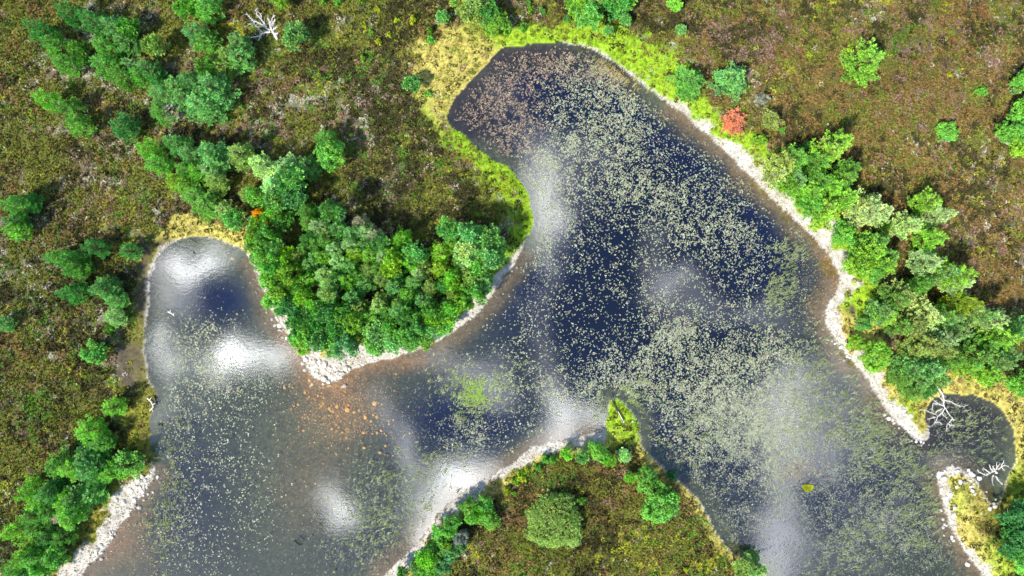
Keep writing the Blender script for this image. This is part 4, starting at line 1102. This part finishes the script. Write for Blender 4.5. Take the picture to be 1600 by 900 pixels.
def build_plant(q):
    k = q['k']
    if k in 'cvoqrn':
        q['h'] *= .9 if (q['px'] > 1150 and k in 'cqo') else .74 if k != 'n' else .85
    if q['px'] < 212 and 300 < q['py'] < 520:
        q['r'] *= .87
    if q['px'] < 260 and q['py'] > 620:
        q['h'] *= .9
    i = cnt.get(k, 0); cnt[k] = i + 1
    var = PROTO[k]
    fol, wood, fn_, wn_ = var[i % len(var)]
    H, R = BASE[k]
    zz = q['h'] * SEEN[k] + .4
    X, Y = W(q['px'], q['py'], zz)
    z0 = float(gh(X, Y)[0])
    e = bpy.data.objects.new(KIND[k][0] if q['t'] != 'R' else 'dead_pine', None)
    e.empty_display_size = .3
    e.location = (X, Y, max(z0, .0) - .03)
    sx = q['r'] / R * {'c': .78, 'v': .84, 'q': .84, 'r': .84, 'o': .92, 'n': .82}.get(k, 1.0)
    e.scale = (sx * random.uniform(.93, 1.07), sx * random.uniform(.93, 1.07), q['h'] / H)
    e.rotation_euler = (random.gauss(0, .02), random.gauss(0, .02), random.uniform(0, 6.28))
    COL.objects.link(e)
    q['o'] = e
    t = obj(wn_, wood, e)
    c = obj(fn_, fol, e)
    tc_ = TINT[q['t']][0] * TK * random.uniform(.85, 1.18) * np.array([random.uniform(.9, 1.1), 1, random.uniform(.88, 1.12)])
    if k in 'bs':
        tc_ = tc_ * .8
    if q['px'] > 1180 and k in 'cqonr':
        tc_ = tc_ * np.array([1.14, .97, 1.06])
    c.color = (*tc_, 1)
    q['xy'] = (X, Y)


for q in PLANTS:
    build_plant(q)

# labels: colour and kind, then size where it differs, then where it stands among the others like it
ORD = [('uppermost', lambda q: q['py']), ('lowest', lambda q: -q['py']), ('leftmost', lambda q: q['px']), ('rightmost', lambda q: -q['px'])]
groups = {}
for q in PLANTS:
    if q['label'] is None:
        groups.setdefault((TINT[q['t']][1], NOUN[q['k']], q['where']), []).append(q)
for (colr, noun, where), qs in groups.items():
    base = f'{colr} {noun}'
    if len(qs) == 1:
        qs[0]['label'] = f'{base} {where}'
        continue
    rest_ = list(qs)
    if len(rest_) == 2:
        a, b = rest_
        if abs(a['px'] - b['px']) > abs(a['py'] - b['py']):
            l_, r_ = sorted(rest_, key=lambda q: q['px'])
            l_['label'], r_['label'] = f'{base} {where}, the left one', f'{base} {where}, the right one'
        else:
            u_, d_ = sorted(rest_, key=lambda q: q['py'])
            u_['label'], d_['label'] = f'{base} {where}, the upper one', f'{base} {where}, the lower one'
        continue
    rnd, pre = 0, ('', 'second ')
    while rest_ and rnd < 2:
        for nm, key in ORD:
            if not rest_: break
            if len(rest_) == 1 and rnd == 0:
                rest_[0]['label'] = f'{base} {where}, the middle one'; rest_ = []; break
            p_ = min(rest_, key=key)
            # the word must hold among all of them, not just the rest
            rank = sorted(qs, key=key).index(p_)
            word = {0: nm, 1: 'second ' + nm, 2: 'third ' + nm}.get(rank)
            if word is None: continue
            p_['label'] = f'{base} {where}, {word} of them'
            rest_.remove(p_)
        rnd += 1
    for q in rest_:
        q['label'] = f'{base} {where}, an inner one'
        q['shared'] = True
for q in PLANTS:
    lab = q['label'][0].lower() + q['label'][1:]
    tag(q['o'], lab, KIND[q['k']][1], (KIND[q['k']][1] + 's ' + q['where']) if sum(1 for p in PLANTS if p['where'] == q['where']) > 1 else None)


# ------------------------------------------------------------------ bleached dead trees and driftwood
def twig_tree(name, base, main, label, cat, seed, z0=.25, zt=1.2, r0=.16, scale=1.0, col=S(214, 209, 200), depth=2):
    """main: list of boughs, each a list of photo pixels from the butt to the tip; forks and twigs grow off them"""
    g = random.Random(seed)
    e = bpy.data.objects.new(name, None)
    bx, by = W(*base)
    e.location = (bx, by, max(float(gh(bx, by)[0]), -.1))
    COL.objects.link(e)
    first = True
    for b in main:
        parts = []
        pts = []
        for i, p in enumerate(b):
            t = i / max(1, len(b) - 1)
            X, Y = W(p[0], p[1], 1.0)
            pts.append(np.array([X - bx, Y - by, z0 + (zt - z0) * t * g.uniform(.7, 1.2)]))
        if not first: pts[0][2] = z0 + .2
        # resample with wobble
        pp = [pts[0]]
        for a, c in zip(pts[:-1], pts[1:]):
            for s in (.5, 1.0):
                w_ = (c - a) * s + a
                pp.append(w_ + np.array([g.gauss(0, .04), g.gauss(0, .04), g.gauss(0, .04)]))
        rr = r0 if first else r0 * .62
        rad = [rr * (1 - .75 * i / (len(pp) - 1)) for i in range(len(pp))]
        parts.append(tube(pp, rad, 6, col * g.uniform(.9, 1.05)))
        for lev in range(depth):
            for i in range(1, len(pp)):
                for sgn in (-1, 1):
                    if g.random() < .42: continue
                    dv = pp[i] - pp[i - 1]; dv = dv / (np.linalg.norm(dv) + 1e-6)
                    an = sgn * g.uniform(.5, 1.1)
                    dx = np.array([dv[0] * math.cos(an) - dv[1] * math.sin(an), dv[0] * math.sin(an) + dv[1] * math.cos(an), g.uniform(-.1, .6)])
                    L = g.uniform(.3, 1.0) * scale * (1 - .3 * i / len(pp))
                    q0 = pp[i - 1] + (pp[i] - pp[i - 1]) * g.random()
                    q1 = q0 + dx * L * .55
                    q2 = q1 + (dx + np.array([g.gauss(0, .35), g.gauss(0, .35), .1])) * L * .5
                    parts.append(tube([q0, q1, q2], [rr * .28, rr * .18, rr * .06], 5, col * g.uniform(.88, 1.05)))
        obj('trunk' if first else 'branch', mesh_from('trunk' if first else 'branch', *join(parts), M_DEAD), e)
        first = False
    tag(e, label, cat)
    return e


def zz(x0, y0, s, pts):
    return [(x0 + p[0] / s, y0 + p[1] / s) for p in pts]


A = lambda pts: zz(380, 10, 15, pts)
twig_tree('dead_tree', (433, 61), [A([(800, 770), (720, 620), (650, 520), (640, 380), (600, 300)]), A([(640, 560), (540, 510), (470, 440), (380, 390), (270, 375), (190, 290), (125, 235)]), A([(560, 500), (480, 400), (440, 310), (360, 240), (340, 110)]),
          A([(640, 600), (540, 610), (430, 670), (390, 720), (280, 760), (220, 780)]), A([(670, 480), (690, 380), (710, 310), (765, 245)]), A([(680, 440), (740, 390), (800, 340)]), A([(700, 560), (770, 540), (820, 515)]), A([(420, 670), (400, 760), (408, 845)]), A([(270, 375), (240, 430), (175, 480)]),
          A([(740, 640), (800, 660), (870, 680)]), A([(470, 620), (410, 570), (355, 515)]), A([(430, 300), (440, 240), (400, 180)])],
          'bleached white fallen tree with forked branches lying on the north-western heather', 'dead tree', 4, scale=.8, r0=.2)
B = lambda pts: zz(1430, 590, 9, pts)
twig_tree('dead_tree', (1470, 610), [B([(340, 130), (410, 240), (430, 320), (430, 420), (470, 480), (550, 610)]), B([(430, 340), (380, 310), (330, 240)]), B([(430, 320), (540, 350), (620, 405), (700, 410)]), B([(420, 400), (340, 370), (280, 320), (210, 290)]), B([(400, 440), (330, 480), (300, 520), (220, 490), (150, 455), (75, 455)]),
          B([(390, 500), (340, 560), (300, 640), (230, 700)]), B([(430, 440), (400, 520), (450, 570)]), B([(545, 580), (500, 650), (460, 690), (455, 765)]), B([(300, 640), (350, 630), (400, 655)]), B([(330, 380), (270, 370), (245, 460)]), B([(300, 560), (240, 580), (180, 590)]), B([(490, 660), (520, 680), (550, 670)])],
          'bleached white fallen tree sprawling into the dark pool behind the eastern spit', 'dead tree', 9, scale=.75, r0=.13, z0=.35, zt=.7)
D_ = lambda pts: zz(1510, 705, 12.86, pts)
twig_tree('dead_tree', (1562, 742), [D_([(690, 470), (640, 420), (560, 450), (500, 470), (420, 490), (300, 440), (240, 380)]), D_([(530, 460), (450, 400), (400, 365), (355, 370)]), D_([(580, 420), (540, 360), (490, 290)]), D_([(610, 400), (580, 330), (570, 290)]), D_([(650, 400), (655, 340), (630, 240)]), D_([(690, 390), (760, 330), (780, 250), (770, 200)]),
          D_([(750, 340), (820, 310), (890, 325)]), D_([(600, 500), (560, 570), (555, 690)]), D_([(640, 520), (690, 600), (730, 660)]), D_([(660, 350), (700, 260)]), D_([(760, 340), (785, 410)])],
          'small bleached white dead tree lying at the pool edge east of the shingle spit', 'dead tree', 14, scale=.5, r0=.14, z0=.3, zt=.8)


def stick(pts, rad, label, name='driftwood', cat='driftwood', col=S(60, 52, 46), zs=None, fork=True, seed=1):
    g = random.Random(seed)
    bx, by = W(*pts[0])
    P = []
    for i, p in enumerate(pts):
        X, Y = W(p[0], p[1], .2)
        P.append(np.array([X - bx, Y - by, (zs[i] if zs else .1)]))
    parts = [tube(P, [rad * (1 - .5 * i / (len(P) - 1)) for i in range(len(P))], 7, col)]
    if fork:
        for i in range(1, len(P)):
            m_ = (P[i] + P[i - 1]) / 2
            dv = P[i] - P[i - 1]
            parts.append(tube([m_, m_ + np.array([-dv[1], dv[0], 0]) * .45 + np.array([0, 0, .12]), m_ + np.array([-dv[1] * .7, dv[0] * .8, .25])], [rad * .5, rad * .4, rad * .2], 5, col))
    o = obj(name, mesh_from(name, *join(parts), M_DEAD), None, (bx, by, max(float(gh(bx, by)[0]), 0.0)))
    return tag(o, label, cat)


stick([(973, 657), (966, 644), (959, 632), (954, 618)], .16, 'dark fallen log lying along the tip of the yellow-green grassy point', 'log', 'log', S(74, 66, 62), fork=False, zs=[.35, .25, .18, .1])
stick([(974, 659), (965, 642)], .09, 'thin white log beside the dark log on the grassy point', 'log', 'log', S(225, 220, 210), fork=False, zs=[.42, .4])
stick([(262, 487), (268, 490), (272, 494)], .12, 'short white and dark forked driftwood floating in the western bay', col=S(225, 222, 214), seed=3)
stick([(231, 622), (237, 628), (240, 636), (234, 642)], .13, 'white branched driftwood stranded on the western shore below the mud flat', col=S(228, 224, 214), seed=4)
stick([(241, 618), (243, 626), (246, 632)], .11, 'black stick in the water beside the white driftwood on the western shore', col=S(30, 28, 28), seed=5)
stick([(247, 665), (251, 662), (254, 666)], .12, 'small black arched stick poking from the water off the western shore', col=S(28, 26, 26), zs=[.0, .25, .05], seed=6)
stick([(499, 819), (501, 817), (503, 821)], .07, 'black hooked twig sticking out of the southern cloud reflection', col=S(26, 26, 26), zs=[.05, .3, .1], fork=False, seed=7)
stick([(460, 845), (464, 849), (468, 852), (473, 850)], .12, 'dark tangled branch breaking the surface of the south-western water', col=S(48, 42, 40), seed=8)
stick([(297, 373), (303, 377), (310, 381)], .06, 'thin dark stick at the northern edge of the little western bay', col=S(40, 36, 34), fork=False, seed=9)
stick([(1135, 295), (1143, 292), (1151, 290)], .08, 'thin brown stick lying in the shallows off the north-eastern beach', col=S(120, 96, 80), fork=False, seed=10)
stick([(302, 394), (304, 396)], .12, 'little black stump in the white reflection of the western bay', col=S(25, 24, 24), fork=False, seed=11)
